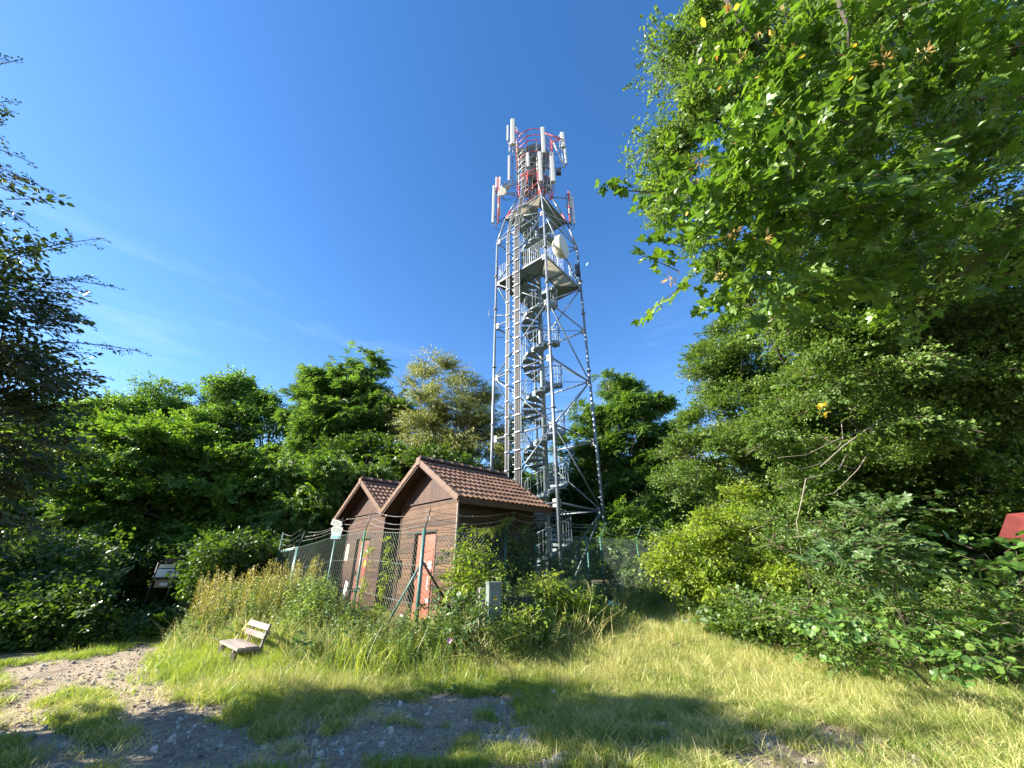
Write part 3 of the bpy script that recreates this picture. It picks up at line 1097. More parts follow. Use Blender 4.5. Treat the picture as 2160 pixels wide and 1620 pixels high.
def shed(corner, label, door_mat, plankm, light):
    c0 = Vector((corner[0], corner[1], 0))
    base = .30
    W, Ln = 2 * HW, 2.5
    root = empty('wooden_shed', (c0.x, c0.y, base), label, 'shed', 'twin wooden equipment sheds')

    def q(u, l, z):
        return c0 + WD * u + LD * l + UP * z

    def part(mb, name, m, smooth=False, o=None):
        return pin(mb.build(name, m, None, smooth, o), root)
    # dark core behind the boards
    core = MB()
    cs = [q(.02, .13, base - .4), q(W - .02, .13, base - .4), q(W - .02, Ln - .02, base - .4), q(.02, Ln - .02, base - .4)]
    ct = [q(.02, .13, GB), q(W - .02, .13, GB), q(W - .02, Ln - .02, GB), q(.02, Ln - .02, GB)]
    pk = [q(HW, .13, PEAK - .16), q(HW, Ln - .02, PEAK - .16)]
    core.add(cs + ct + pk, [(0, 1, 5, 8, 4), (3, 7, 9, 6, 2), (0, 4, 7, 3), (1, 2, 6, 5), (4, 8, 9, 7), (5, 6, 9, 8)])
    part(core, 'wall_core', M['frame_dark'])
    # front planks around the door opening
    d0, d1, dz = .80, 1.82, 2.32
    ph = .118
    n = int((GB - base) / ph)
    Mx = Matrix((WD, LD, UP)).transposed()
    for i in range(-2, n + 1):
        z0, z1 = base + i * ph, min(base + (i + 1) * ph - .007, GB - .012)
        if z1 - z0 < .02:
            continue
        segs = [(0.0, W)] if z0 >= dz - .02 else [(0.0, d0), (d1, W)]
        for a_, b_ in segs:
            mb = MB()
            pr = .018 + random.uniform(-.005, .006)
            cc = q((a_ + b_) / 2, -pr / 2 + .01, (z0 + z1) / 2)
            mb.box((0, 0, 0), (b_ - a_ - .004, pr + .02, z1 - z0), Mx)
            ob = mb.build('plank', plankm, None)
            ob.location = cc
            pin(ob, root)
        # right side wall (facing the camera's right), and left side, back
        for side in (0, 1, 2):
            mb = MB()
            if side == 0:
                cc = q(-.012, Ln / 2, (z0 + z1) / 2)
                mb.box((0, 0, 0), (.028, Ln - .01, z1 - z0), Mx)
            elif side == 1:
                cc = q(W + .012, Ln / 2, (z0 + z1) / 2)
                mb.box((0, 0, 0), (.028, Ln - .01, z1 - z0), Mx)
            else:
                cc = q(W / 2, Ln + .012, (z0 + z1) / 2)
                mb.box((0, 0, 0), (W - .01, .028, z1 - z0), Mx)
            ob = mb.build('plank', M['plank_shade'] if side == 0 else plankm, None)
            ob.location = cc
            pin(ob, root)
    # vertical gable boards
    bw = .098
    nb = int(W / bw)
    bw = W / nb
    sl = (PEAK - EAVE) / (HW + OV)
    for i in range(nb):
        a_, b_ = i * bw + .003, (i + 1) * bw - .003
        za, zb = PEAK - .14 - sl * abs(a_ - HW), PEAK - .14 - sl * abs(b_ - HW)
        if max(za, zb) < GB + .02:
            continue
        for (l0, l1) in ((-.034, .0), (Ln, Ln + .03)):
            mb = MB()
            vs = [q(a_, l0, GB), q(b_, l0, GB), q(b_, l0, max(zb, GB + .01)), q(a_, l0, max(za, GB + .01)), q(a_, l1, GB), q(b_, l1, GB), q(b_, l1, max(zb, GB + .01)), q(a_, l1, max(za, GB + .01))]
            mb.add(vs, [(0, 3, 2, 1), (4, 5, 6, 7), (0, 1, 5, 4), (1, 2, 6, 5), (2, 3, 7, 6), (3, 0, 4, 7)])
            pin(mb.build('gable_board', M['plank_v'], None, False, q(a_, l0, GB)), root)
    # drip board between, corner posts
    part(MB().beam(q(-.02, -.05, GB - .005), q(W + .02, -.05, GB - .005), .03, .03), 'drip_board', M['soffit'])
    for u in (0, W):
        part(MB().box(q(u + (-.012 if u == 0 else .012), -.012, (base + GB) / 2 - .1), (.045, .045, GB - base + .15), Mx), 'corner_board', M['oldwood'] if light and u == 0 else M['soffit'])
    # door
    dr = empty_part('door', root)
    dm = MB().box(q((d0 + d1) / 2, .07, (base + dz) / 2 - .1), (d1 - d0 - .08, .04, dz - base + .1), Mx).build('door', door_mat, None)
    bpy.data.objects.remove(dr)
    pin(dm, root)
    for u in (d0, d1):
        part(MB().box(q(u, .035, (base + dz) / 2), (.045, .12, dz - base), Mx), 'door_frame', M['frame_dark'])
    part(MB().box(q((d0 + d1) / 2, .035, dz), (d1 - d0 + .045, .12, .05), Mx), 'door_frame', M['frame_dark'])
    hd = MB()
    hu = d1 - .14
    hd.box(q(hu, .04, base + 1.02), (.035, .02, .16), Mx)
    hd.tube([q(hu, .035, base + 1.05), q(hu, -.01, base + 1.05), q(hu - .11, -.015, base + 1.05)], .009, 6)
    h_ = hd.build('handle', M['darkmetal'], None)
    h_.parent = dm
    # notices on the door
    if light:
        notes = [(d0 + .30, 1.36, .17, .15, 'paper'), (d0 + .62, 1.40, .20, .11, 'paper'), (d0 + .20, 1.12, .12, .09, 'yellow'), (d0 + .34, .98, .05, .28, 'paper'), (d0 + .08, 2.16, .07, .10, 'paper'), (d0 + .3, .62, .12, .09, 'paper')]
    else:
        notes = [(d0 + .28, 1.72, .10, .14, 'paper'), (d0 + .28, 1.58, .10, .08, 'redprint'), (d0 + .30, 1.40, .12, .14, 'yellow'), (d0 + .32, 1.20, .11, .24, 'redprint'), (d0 + .38, .72, .14, .14, 'paper')]
    for (u, z, w, h, mm) in notes:
        nn = MB().box(q(u, .046, base + z - .1), (w, .006, h), Mx).build('notice', M[mm], None)
        nn.parent = dm
    # roof structure
    for side in (0, 1):
        sg = -1 if side == 0 else 1
        mb = MB()
        a0, a1 = q(HW, -FO, PEAK - .09), q(HW + sg * (HW + OV), -FO, EAVE - .09)
        b0, b1 = q(HW, RL - FO, PEAK - .09), q(HW + sg * (HW + OV), RL - FO, EAVE - .09)
        th = Vector((0, 0, -.03))
        mb.add([a0, a1, b1, b0, a0 + th, a1 + th, b1 + th, b0 + th], [(0, 1, 2, 3), (4, 7, 6, 5), (0, 4, 5, 1), (2, 6, 7, 3), (1, 5, 6, 2), (0, 3, 7, 4)])
        part(mb, 'roof_boarding', M['soffit'])
        part(MB().beam(q(HW + sg * (HW + OV - .01), -FO, EAVE - .13), q(HW + sg * (HW + OV - .01), RL - FO, EAVE - .13), .03, .13), 'fascia', M['soffit'])
        for l0 in (-FO + .01, RL - FO - .01):
            part(MB().beam(q(HW, l0, PEAK - .14), q(HW + sg * (HW + OV), l0, EAVE - .14), .03, .13), 'bargeboard', M['soffit'])
    # tiles
    rows, cols = 8, 10
    slope_len = math.hypot(HW + OV, PEAK - EAVE)
    tw, tl = RL / cols, slope_len / rows
    tile_me = {}
    for side in (0, 1):
        sg = -1 if side == 0 else 1
        dn = (WD * sg * (HW + OV) + UP * (EAVE - PEAK)).normalized()
        nm = dn.cross(LD) if sg > 0 else LD.cross(dn)
        if nm.z < 0:
            nm = -nm
        mb = MB()
        ns = 12
        vs = []
        for j in range(ns + 1):
            t = j / ns
            wv = .030 * (abs(math.sin(math.pi * (2 * t)))) ** .8
            for (dd, lift) in ((-.06, .0), (tl, .036)):
                vs.append(LD * (tw * t) + dn * dd + nm * (lift + wv))
            vs.append(LD * (tw * t) + dn * tl + nm * (.014 + wv - .005))
        fs = []
        for j in range(ns):
            a_ = j * 3
            f1 = (a_, a_ + 3, a_ + 4, a_ + 1)
            f2 = (a_ + 1, a_ + 4, a_ + 5, a_ + 2)
            if (LD.cross(dn)).dot(nm) < 0:
                f1, f2 = f1[::-1], f2[::-1]
            fs += [f1, f2]
        mb.add(vs, fs)
        tme = mb.mesh('roof_tile', M['tile'], False)
        o0 = q(HW, -FO, PEAK - .085)
        for r_ in range(rows):
            for c_ in range(cols):
                ob = link('roof_tile', tme)
                ob.location = o0 + LD * (c_ * tw + random.uniform(-.003, .003)) + dn * (r_ * tl + random.uniform(-.008, .008)) + nm * random.uniform(0, .006)
                pin(ob, root)
        # verge tiles on the rakes
        for l0 in (-FO, RL - FO):
            out = -1 if l0 < 0 else 1
            for r_ in range(rows - 1):
                k = slope_len / (rows - 1)
                mb = MB()
                p0 = q(HW, l0, PEAK - .05) + dn * (r_ * k)
                p1 = p0 + dn * (k + .02)
                o_ = LD * out
                a_ = [p0 - o_ * .06 + nm * .02, p0 + o_ * .03 + nm * .02, p0 + o_ * .03 - nm * .10, p0 + o_ * .008 - nm * .10, p0 + o_ * .008 - nm * .01, p0 - o_ * .06 - nm * .01]
                b_ = [v_ + (p1 - p0) + nm * .012 for v_ in a_]
                mb.add(a_ + b_, [(i, (i + 1) % 6, 6 + (i + 1) % 6, 6 + i) for i in range(6)] + [(5, 4, 3, 2, 1, 0), (6, 7, 8, 9, 10, 11)])
                pin(mb.build('verge_tile', M['verge'], None, False, p0), root)
    nrt = 9
    for i in range(nrt):
        k = RL / nrt
        mb = MB()
        vs, fs = [], []
        p0, p1 = q(HW, -FO + i * k - .01, PEAK - .045), q(HW, -FO + (i + 1) * k + .03, PEAK - .045)
        for e, (pp, rr) in enumerate(((p0, .105), (p1, .09))):
            for j in range(8):
                a_ = math.pi * j / 7
                vs.append(pp + WD * math.cos(a_) * rr * 1.15 + UP * (math.sin(a_) * rr))
        for j in range(7):
            fs.append((j, j + 1, 8 + j + 1, 8 + j))
        fs.append(tuple(range(8)))
        fs.append(tuple(range(15, 7, -1)))
        mb.add(vs, fs)
        pin(mb.build('ridge_tile', M['ridge'], None, True, p0), root)
    part(MB().box(q(HW, -FO - .02, PEAK - .10), (.20, .05, .20), Mx), 'ridge_end_cap', M['verge'])
    return root


def empty_part(name, root):
    return bpy.data.objects.new(name, None)


shed((-1.25, 9.30), 'nearer brown wooden shed with tiled gable roof and faded red door', M['door_red'], M['plank_h'], True)
shed((-3.74, 12.0), 'farther brown wooden shed left of the first, with dark red door', M['door_dark'], M['plank_h2'], False)

# ------------------------------------------------------------------ lattice tower
TC = Vector((1.53, 17.45, 0))
TG = .35
ANG = [R(-85.4), R(4.6), R(94.6), R(184.6)]       # near, right, back, left


def tc(k, r, z):
    a_ = ANG[k % 4]
    return Vector((TC.x + r * math.cos(a_), TC.y + r * math.sin(a_), z))


tower = empty('lattice_tower', (TC.x, TC.y, TG), 'tall galvanised steel lattice tower with spiral stair and phone antennas', 'tower')


def tpart(mb, name, m, smooth=False, origin=None):
    return pin(mb.build(name, m, None, smooth, origin), tower)


LV = [TG - .1, 3.68, 6.8, 9.95, 13.0, 15.85, 18.95]
RT = 2.42
for k in range(4):
    lg = tpart(MB().tube([tc(k, RT + .10, LV[0]), tc(k, RT + .03, LV[2]), tc(k, RT, LV[6])], [.075, .068, .058], 10), 'leg', M['galv'], True)
    fm = MB()
    for z in (LV[1] + .55, LV[2] + .7, LV[3] + .6, LV[4] + 1.1, LV[5] + .5):
        c_ = tc(k, RT + .02, z)
        fm.tube([c_, c_ + UP * .05], .12, 10)
    pin(fm.build('flange', M['galv'], None, True), tower)
    tpart(MB().box(tc(k, RT + .10, TG + .05), (.6, .6, .5)), 'footing', M['concrete'])
for li in range(1, 7):
    z = LV[li]
    for k in range(4):
        tpart(MB().tube([tc(k, RT, z), tc(k + 1, RT, z)], .038, 7), 'cross_brace', M['galv'], True)
        g_ = tc(k, RT - .05, z)
        gm_ = MB()
        a_ = ANG[k]
        for sg in (-1, 1):
            d_ = (tc(k + sg, RT, z) - tc(k, RT, z)).normalized()
            gm_.beam(tc(k, RT, z) - d_ * .02, tc(k, RT, z) + d_ * .22, .02, .30)
        tpart(gm_, 'gusset_plate', M['gusset'])
for li in range(0, 6):
    # near/back corners are hubs on even levels, left/right on odd levels
    for k in range(4):
        for sg in (-1, 1):
            hub_even = (k % 2 == 0)
            if hub_even and li % 2 == 0:
                tpart(MB().tube([tc(k, RT, LV[li]), tc(k + sg, RT, LV[li + 1])], .034, 7), 'diagonal_brace', M['galv'], True)
            if (not hub_even) and li % 2 == 1:
                tpart(MB().tube([tc(k, RT, LV[li]), tc(k + sg, RT, LV[li + 1])], .034, 7), 'diagonal_brace', M['galv'], True)
# inner ties from ring corners to the stair column
for li in (1, 2, 3, 4):
    for k in range(4):
        tpart(MB().tube([tc(k, RT, LV[li]), Vector((TC.x, TC.y, LV[li] - .1))], .018, 5), 'tie_rod', M['galv'], True)

# spiral stair
SR, RISE, NT = .98, .2, 12
z_end = 21.0
colm = MB().tube([(TC.x, TC.y, TG - .1), (TC.x, TC.y, 22.5)], .125, 14)
tpart(colm, 'stair_column', M['galv_dark'], True)
mb = MB()
da = 2 * math.pi / NT
tv = []
nseg = 3
for zz in (0, -.035):
    tv += [(.12 * math.cos(-.10), .12 * math.sin(-.10), zz), (.12 * math.cos(da * .8), .12 * math.sin(da * .8), zz)]
    for j in range(nseg + 1):
        a_ = -.04 + (da * 1.06) * (1 - j / nseg)
        tv.append((SR * math.cos(a_), SR * math.sin(a_), zz))
m_ = 2 + nseg + 1
tf = [tuple(range(m_)), tuple(range(2 * m_ - 1, m_ - 1, -1))] + [(i, m_ + i, m_ + (i + 1) % m_, (i + 1) % m_) for i in range(m_)]
mb.add(tv, tf)
# riser lip under the nosing
mb.beam((.14, -.0, -.06), (SR, -.03, -.06), .012, .10)
tread_me = mb.mesh('tread', M['grating'])
nt_ = int((z_end - TG) / RISE)
A0 = 1.1
helix = []
for i in range(nt_):
    a_ = A0 + i * da
    z = TG + (i + 1) * RISE
    ob = link('tread', tread_me)
    ob.location = (TC.x, TC.y, z)
    ob.rotation_euler = (0, 0, a_)
    pin(ob, tower)
    helix.append((a_, z))


def hx(a_, r, z):
    return Vector((TC.x + r * math.cos(a_), TC.y + r * math.sin(a_), z))


# handrail and balusters, one railing part per turn; the outer string is a thin helical plate
turns = nt_ // NT + 1
for t_ in range(turns):
    idx = range(t_ * NT, min((t_ + 1) * NT, nt_))
    if len(idx) < 2:
        continue
    mb = MB()
    pts, pts2, pts3 = [], [], []
    for i in idx:
        a_, z = helix[i]
        for f_ in (0, .5):
            pts.append(hx(a_ + f_ * da, SR + .02, z + .98 + f_ * RISE))
            pts2.append(hx(a_ + f_ * da, SR + .02, z - .03 + f_ * RISE))
            pts3.append(hx(a_ + f_ * da, SR + .02, z + .52 + f_ * RISE))
        for f_ in (0, .33, .66):
            mb.tube([hx(a_ + f_ * da, SR + .02, z - .05 + f_ * RISE), hx(a_ + f_ * da, SR + .02, z + .98 + f_ * RISE)], .009 if f_ else .014, 4, False)
    a_, z = helix[idx[-1]]
    pts.append(hx(a_ + da, SR + .02, z + .98 + RISE))
    pts2.append(hx(a_ + da, SR + .02, z - .03 + RISE))
    mb.tube(pts, .021, 6)
    mb.tube(pts3, .012, 5)
    tpart(mb, 'stair_railing', M['galv_dark'], True)
    mb = MB()
    for j in range(len(pts2) - 1):
        mb.beam(pts2[j], pts2[j + 1], .012, .13)
    tpart(mb, 'stair_string', M['galv_dark'])

# main platform
zp = LV[5] + .12
for k in range(4):
    a0, a1 = tc(k, RT - .06, zp), tc(k + 1, RT - .06, zp)
    ce = Vector((TC.x, TC.y, zp))
    mid = (a0 + a1) / 2
    # floor plates: outer trapezoid strips leaving the stair opening
    f_in = .42
    i0, i1 = ce + (a0 - ce) * f_in, ce + (a1 - ce) * f_in
    for h_ in range(2):
        s0, s1 = h_ / 2, (h_ + 1) / 2
        o0_, o1_ = a0.lerp(a1, s0 + .006), a0.lerp(a1, s1 - .006)
        n0, n1 = i0.lerp(i1, s0 + .006), i0.lerp(i1, s1 - .006)
        mb = MB()
        dz_ = UP * .03
        mb.add([o0_, o1_, n1, n0, o0_ + dz_, o1_ + dz_, n1 + dz_, n0 + dz_], [(0, 3, 2, 1), (4, 5, 6, 7), (0, 1, 5, 4), (1, 2, 6, 5), (2, 3, 7, 6), (3, 0, 4, 7)])
        tpart(mb, 'floor_plate', M['sheet'] if k == 0 else M['grating'])
    tpart(MB().beam(a0 - UP * .06, a1 - UP * .06, .05, .10), 'platform_beam', M['galv'])
    tpart(MB().beam(i0 - UP * .06, i1 - UP * .06, .04, .10), 'platform_beam', M['galv_dark'])
    tpart(MB().beam(a0 - UP * .05, i0 - UP * .05, .05, .08), 'platform_beam', M['galv_dark'])
    tpart(MB().beam(mid - UP * .05, (i0 + i1) / 2 - UP * .05, .04, .08), 'platform_beam', M['galv_dark'])
    mb = MB()
    nb_ = 26
    for j in range(nb_ + 1):
        p_ = a0.lerp(a1, j / nb_)
        mb.tube([p_ + UP * .05, p_ + UP * 1.1], .018 if j % 9 == 0 else .0055, 4, False)
    mb.tube([a0 + UP * 1.1, a1 + UP * 1.1], .021, 6)
    mb.tube([a0 + UP * .12, a1 + UP * .12], .014, 5)
    tpart(mb, 'platform_railing', M['galv'], False)

# tapering head
R7, Z7, R8, Z8, Z9 = 1.92, 21.0, 1.08, 23.1, 27.0
for k in range(4):
    tpart(MB().tube([tc(k, RT, LV[6]), tc(k, R7, Z7)], .055, 8), 'leg', M['galv'], True)
    tpart(MB().tube([tc(k, R7, Z7), tc(k, (R7 * 2 + R8) / 3, (Z7 * 2 + Z8) / 3)], .055, 8), 'head_leg', M['red'], True)
    tpart(MB().tube([tc(k, (R7 * 2 + R8) / 3, (Z7 * 2 + Z8) / 3), tc(k, R8, Z8)], .05, 8), 'head_leg', M['galv'], True)
    tpart(MB().tube([tc(k, R7, Z7), tc(k + 1, R7, Z7)], .035, 6), 'cross_brace', M['galv_dark'], True)
    tpart(MB().tube([tc(k, R8, Z8), tc(k + 1, R8, Z8)], .04, 6), 'cross_brace', M['red'], True)
    tpart(MB().tube([tc(k, RT, LV[6]), tc(k + 1, R7, Z7)], .026, 6), 'diagonal_brace', M['galv_dark'], True)
    tpart(MB().tube([tc(k + 1, RT, LV[6]), tc(k, R7, Z7)], .026, 6), 'diagonal_brace', M['galv_dark'], True)
    tpart(MB().tube([tc(k, R7, Z7), tc(k + 1, R8, Z8)], .024, 6), 'diagonal_brace', M['red'], True)
    # deck plates at Z7, shaded triangular sheets with beams
    a0, a1, ce = tc(k, R7 - .05, Z7 + .1), tc(k + 1, R7 - .05, Z7 + .1), Vector((TC.x, TC.y, Z7 + .1))
    i0, i1 = ce.lerp(a0, .5), ce.lerp(a1, .5)
    dz_ = UP * .03
    tpart(MB().add([a0, a1, i1, i0, a0 + dz_, a1 + dz_, i1 + dz_, i0 + dz_], [(0, 3, 2, 1), (4, 5, 6, 7), (0, 1, 5, 4), (1, 2, 6, 5), (2, 3, 7, 6), (3, 0, 4, 7)]) or MB(), 'x', M['grating']) if False else None
    mb = MB()
    mb.add([a0, a1, i1, i0, a0 + dz_, a1 + dz_, i1 + dz_, i0 + dz_], [(0, 3, 2, 1), (4, 5, 6, 7), (0, 1, 5, 4), (1, 2, 6, 5), (2, 3, 7, 6), (3, 0, 4, 7)])
    tpart(mb, 'floor_plate', M['grating'] if k != 3 else M['sheet'])
    tpart(MB().beam(a0 - UP * .06, a1 - UP * .06, .05, .1), 'platform_beam', M['galv_dark'])
    # upper shaft legs in white/red bands
    zz = [Z8, 24.0, 25.0, 26.0, Z9]
    for j in range(4):
        tpart(MB().tube([tc(k, R8, zz[j]), tc(k, R8, zz[j + 1])], .045, 8), 'mast_leg', M['white'] if j in (1, 3) else M['red'] if j == 0 else M['galv'], True)
        tpart(MB().tube([tc(k, R8, zz[j]), tc(k + 1, R8, zz[j + 1])], .022, 5), 'diagonal_brace', M['galv_dark'] if j % 2 else M['galv'], True)
        tpart(MB().tube([tc(k, R8, zz[j + 1]), tc(k + 1, R8, zz[j + 1])], .026, 5), 'cross_brace', M['galv'], True)


def ring(r, z, rad, m, name, a0=0, a1=2 * math.pi, n=40):
    pts = [Vector((TC.x + r * math.cos(a0 + (a1 - a0) * i / n), TC.y + r * math.sin(a0 + (a1 - a0) * i / n), z)) for i in range(n + 1)]
    return tpart(MB().tube(pts, rad, 6), name, m, True)


for z, m_ in ((23.7, 'red'), (24.75, 'galv'), (25.3, 'galv_dark'), (25.85, 'red'), (26.35, 'galv')):
    ring(1.22, z, .028, M[m_], 'safety_hoop')
for z, r_ in ((26.95, 1.24), (27.45, 1.27), (28.05, 1.30)):
    ring(r_, z, .032, M['red'], 'top_hoop')
for j in range(8):
    a_ = R(20) + j * math.pi / 4
    tpart(MB().tube([hx(a_, 1.24, 26.35), hx(a_, 1.30, 28.05)], .024, 6), 'hoop_post', M['red'] if j % 2 else M['white'], True)
# top deck with slats
for j in range(10):
    x0 = -1.0 + j * .2
    w_ = math.sqrt(max(.05, 1.1 ** 2 - (x0 + .1) ** 2))
    tpart(MB().box((TC.x + x0 + .1, TC.y, 26.75), (.17, 2 * w_, .03)), 'deck_slat', M['grating'])
for j in range(8):
    x0 = -.9 + j * .24
    w_ = math.sqrt(max(.05, 1.02 ** 2 - (x0 + .1) ** 2))
    tpart(MB().box((TC.x + x0 + .1, TC.y, 24.1), (.20, 2 * w_, .03)), 'deck_slat', M['grating'])
for (px, py, w, h, d, mm) in ((1097, 323, .5, .55, .35, 'cabinet'), (1120, 340, .5, .7, .3, 'darkmetal'), (1142, 352, .42, .6, .3, 'darkmetal'), (1108, 360, .35, .6, .25, 'galv_dark'), (1130, 385, .4, .7, .3, 'darkmetal'), (1178, 362, .32, .5, .22, 'darkmetal'), (1105, 340, .4, .6, .3, 'white')):
    p_ = P(px, py, 17.2)
    tpart(MB().box(p_, (w, d, h)), 'equipment_box', M[mm])


def panel(px, pyt, pyb, wpx, fwd, m='white', pole=None):
    b_ = P(px, pyb, fwd)
    t_ = P(px, pyt, fwd)
    w = wpx * fwd / (CP - (810 - pyb) / FPX * SP) / FPX
    h = t_.z - b_.z
    c = Vector(((b_.x + t_.x) / 2, fwd, b_.z + h / 2))
    mb = MB()
    n = 10
    vs, fs = [], []
    for zz in (-h / 2, h / 2):
        for j in range(n):
            a_ = math.pi * 2 * j / n
            sx = math.copysign(abs(math.cos(a_)) ** .55, math.cos(a_)) * w / 2
            sy = math.copysign(abs(math.sin(a_)) ** .55, math.sin(a_)) * w * .33
            vs.append(c + Vector((sx, sy, zz)))
    for j in range(n):
        fs.append((j, (j + 1) % n, n + (j + 1) % n, n + j))
    fs += [tuple(range(n - 1, -1, -1)), tuple(range(n, 2 * n))]
    mb.add(vs, fs)
    ob = tpart(mb, 'panel_antenna', M[m], False)
    out = Vector((c.x - TC.x, c.y - TC.y, 0)).normalized()
    pp = c - out * .22
    pm = MB().tube([pp - UP * (h / 2 + .35), pp + UP * (h / 2 - .1)], .028, 6)
    for s_ in (-.35, .35):
        pm.beam(pp + UP * (s_ * h), c + UP * (s_ * h), .05, .05)
    pb = pm.build('mounting_pipe', M['galv'], None, True)
    pb.parent = ob
    # bracket back to the shaft
    inn = Vector((TC.x, TC.y, pp.z - h / 2)) + out * (R8 if pp.z > 23 else R7)
    tpart(MB().tube([pp - UP * (h / 2 - .1), inn + UP * .1], .025, 5).tube([pp + UP * (h / 2 - .4), inn + UP * (h * .6)], .02, 5), 'antenna_bracket', M['galv'], True)
    # feeder cables hanging from the antenna foot
    for s_ in (-.04, .04):
        a_ = c - UP * (h / 2) + Vector((s_, 0, 0))
        tpart(MB().tube([a_, a_ - UP * .35 - out * .05, (a_ + inn) / 2 - UP * .6, inn - UP * .2], .011, 4), 'feeder_cable', M['cable'], True)
    return ob


for args in ((1082, 253, 305, 10, 16.1), (1071, 265, 297, 4, 16.6), (1146, 270, 323, 8.5, 16.0), (1187, 281, 311, 9, 17.0), (1192, 296, 345, 5, 17.6), (1140, 322, 383, 9, 16.0), (1165, 324, 384, 11, 16.1),
             (1114, 323, 352, 6, 15.9), (1074, 329, 381, 5, 16.9), (1041, 392, 470, 5.5, 17.3), (1047, 374, 408, 4, 17.4), (1203, 405, 440, 4, 17.6), (1209, 415, 472, 4.5, 17.6), (1075, 300, 320, 3, 17.4)):
    panel(*args)
# red and white side frames left and right of the head
for (x0, y0, x1, y1, f_, mm) in ((1051, 470, 1052, 375, 17.3, 'red'), (1054, 455, 1055, 374, 17.4, 'white'), (1202, 470, 1199, 404, 17.5, 'red'), (1206, 476, 1204, 414, 17.6, 'galv'),
                                 (1049, 470, 1066, 458, 17.3, 'darkmetal'), (1190, 470, 1205, 473, 17.5, 'darkmetal'), (1055, 408, 1086, 410, 17.3, 'galv'), (1165, 416, 1199, 419, 17.5, 'galv'),
                                 (1088, 275, 1098, 285, 16.8, 'red'), (1150, 281, 1184, 293, 16.8, 'red'), (1164, 301, 1184, 292, 16.9, 'red'), (1167, 300, 1190, 352, 17.2, 'white'), (1170, 358, 1190, 352, 17.3, 'galv'),
                                 (1110, 428, 1134, 407, 16.6, 'red'), (1137, 409, 1136, 386, 16.5, 'red'), (1112, 385, 1113, 362, 16.4, 'red'), (1098, 372, 1130, 355, 16.4, 'red'), (1135, 350, 1150, 338, 16.4, 'galv')):
    a_, b_ = P(x0, y0, f_), P(x1, y1, f_)
    tpart(MB().tube([a_, b_], .045 if mm in ('red', 'white') else .035, 7), 'antenna_frame_pipe', M[mm], True)
    if mm == 'red' and y0 > 440:
        for s_ in (.3, .55):
            q_ = a_.lerp(b_, s_)
            tpart(MB().tube([q_, q_ + UP * .35], .048, 7), 'white_band', M['white'], True)


def dish(c, d, r, depth, m, mount=True):
    c, d = Vector(c), Vector(d).normalized()
    pts = [c - d * depth * 1.0, c - d * depth * .95, c - d * depth * .45, c - d * .03, c, c + d * .02]
    rr = [r * .25, r * .6, r, r * 1.0, r * 1.0, r * .9]
    ob = tpart(MB().tube(pts, rr, 28), 'dish_antenna', m, True)
    ob.data.polygons.foreach_set('use_smooth', [len(p.vertices) == 4 for p in ob.data.polygons])
    k = min(range(4), key=lambda kk: (Vector((tc(kk, RT, c.z).x, tc(kk, RT, c.z).y, 0)) - Vector((c.x, c.y, 0))).length)
    rad = RT if c.z < 19.2 else R7 if c.z < 22 else R8
    mb = MB().tube([c - d * depth * .9, tc(k, rad, c.z)], .03, 6)
    pin(mb.build('dish_arm', M['galv'], None, True), tower)
    return ob


dish(P(1190, 519, 15.4), (.84, -.52, -.06), .62, .58, M['cream'])
dish(P(1060, 404, 17.0), (-.25, -.9, -.35), .26, .2, M['cream'])
dish(P(1067, 396, 17.6), (.2, .95, 0), .32, .2, M['gusset'])
dish(P(1114, 664, 17.2), (-.9, -.3, 0), .28, .2, M['white'])

# cable ladders up the near-left face


def ladder(kf, w, z_to, dark, name, n_c):
    base_ = tc(3, RT, 0).lerp(tc(0, RT, 0), kf)
    fx = (tc(0, RT, 0) - tc(3, RT, 0)).normalized()
    out = Vector((fx.y, -fx.x, 0))
    if out.dot(Vector((0, -1, 0))) < 0:
        out = -out
    b_ = base_ + out * .12
    path = [b_ + UP * z for z in (TG, 8, 14, 18.6)]
    top = Vector((TC.x, TC.y, 0)) + (Vector((b_.x, b_.y, 0)) - Vector((TC.x, TC.y, 0))).normalized() * (1.12)
    path += [b_.lerp(top, .12) + UP * 19.6, b_.lerp(top, .55) + UP * 21.3, b_.lerp(top, .93) + UP * 22.8, top + UP * 23.6, top + UP * 26.2]
    # resample
    pts = []
    for i in range(len(path) - 1):
        k = max(1, int((path[i + 1] - path[i]).length / .4))
        for j in range(k):
            pts.append(path[i].lerp(path[i + 1], j / k))
    pts.append(path[-1])
    pts = [p_ for p_ in pts if p_.z < z_to]
    for s_ in (-1, 1):
        tpart(MB().tube([p_ + fx * (s_ * w / 2) for p_ in pts], .022, 5), 'ladder_rail', M['galv'], True)
    rung = MB().beam(-fx * w / 2, fx * w / 2, .024, .024).mesh('rung', M['gusset'])
    clamp = MB().beam(-fx * w * .42, fx * w * .42, .08, .035).mesh('cable_clamp', M['galv'])
    for i, p_ in enumerate(pts):
        ob = link('rung', rung)
        ob.location = p_
        pin(ob, tower)
        if i % 2 == 0:
            ob = link('cable_clamp', clamp)
            ob.location = p_ + out * .05
            pin(ob, tower)
    for c_ in range(n_c):
        o_ = (c_ + .5) / n_c - .5
        tpart(MB().tube([p_ + fx * (o_ * w * .8) + out * .02 for p_ in pts], w * .34 / n_c, 5), 'cable', dark[c_ % len(dark)], True)


ladder(.47, .36, 26.3, [M['cable'], M['cable2'], M['cable']], 'cable_ladder', 6)
ladder(.285, .20, 21.5, [M['cable2'], M['cable']], 'cable_ladder', 3)
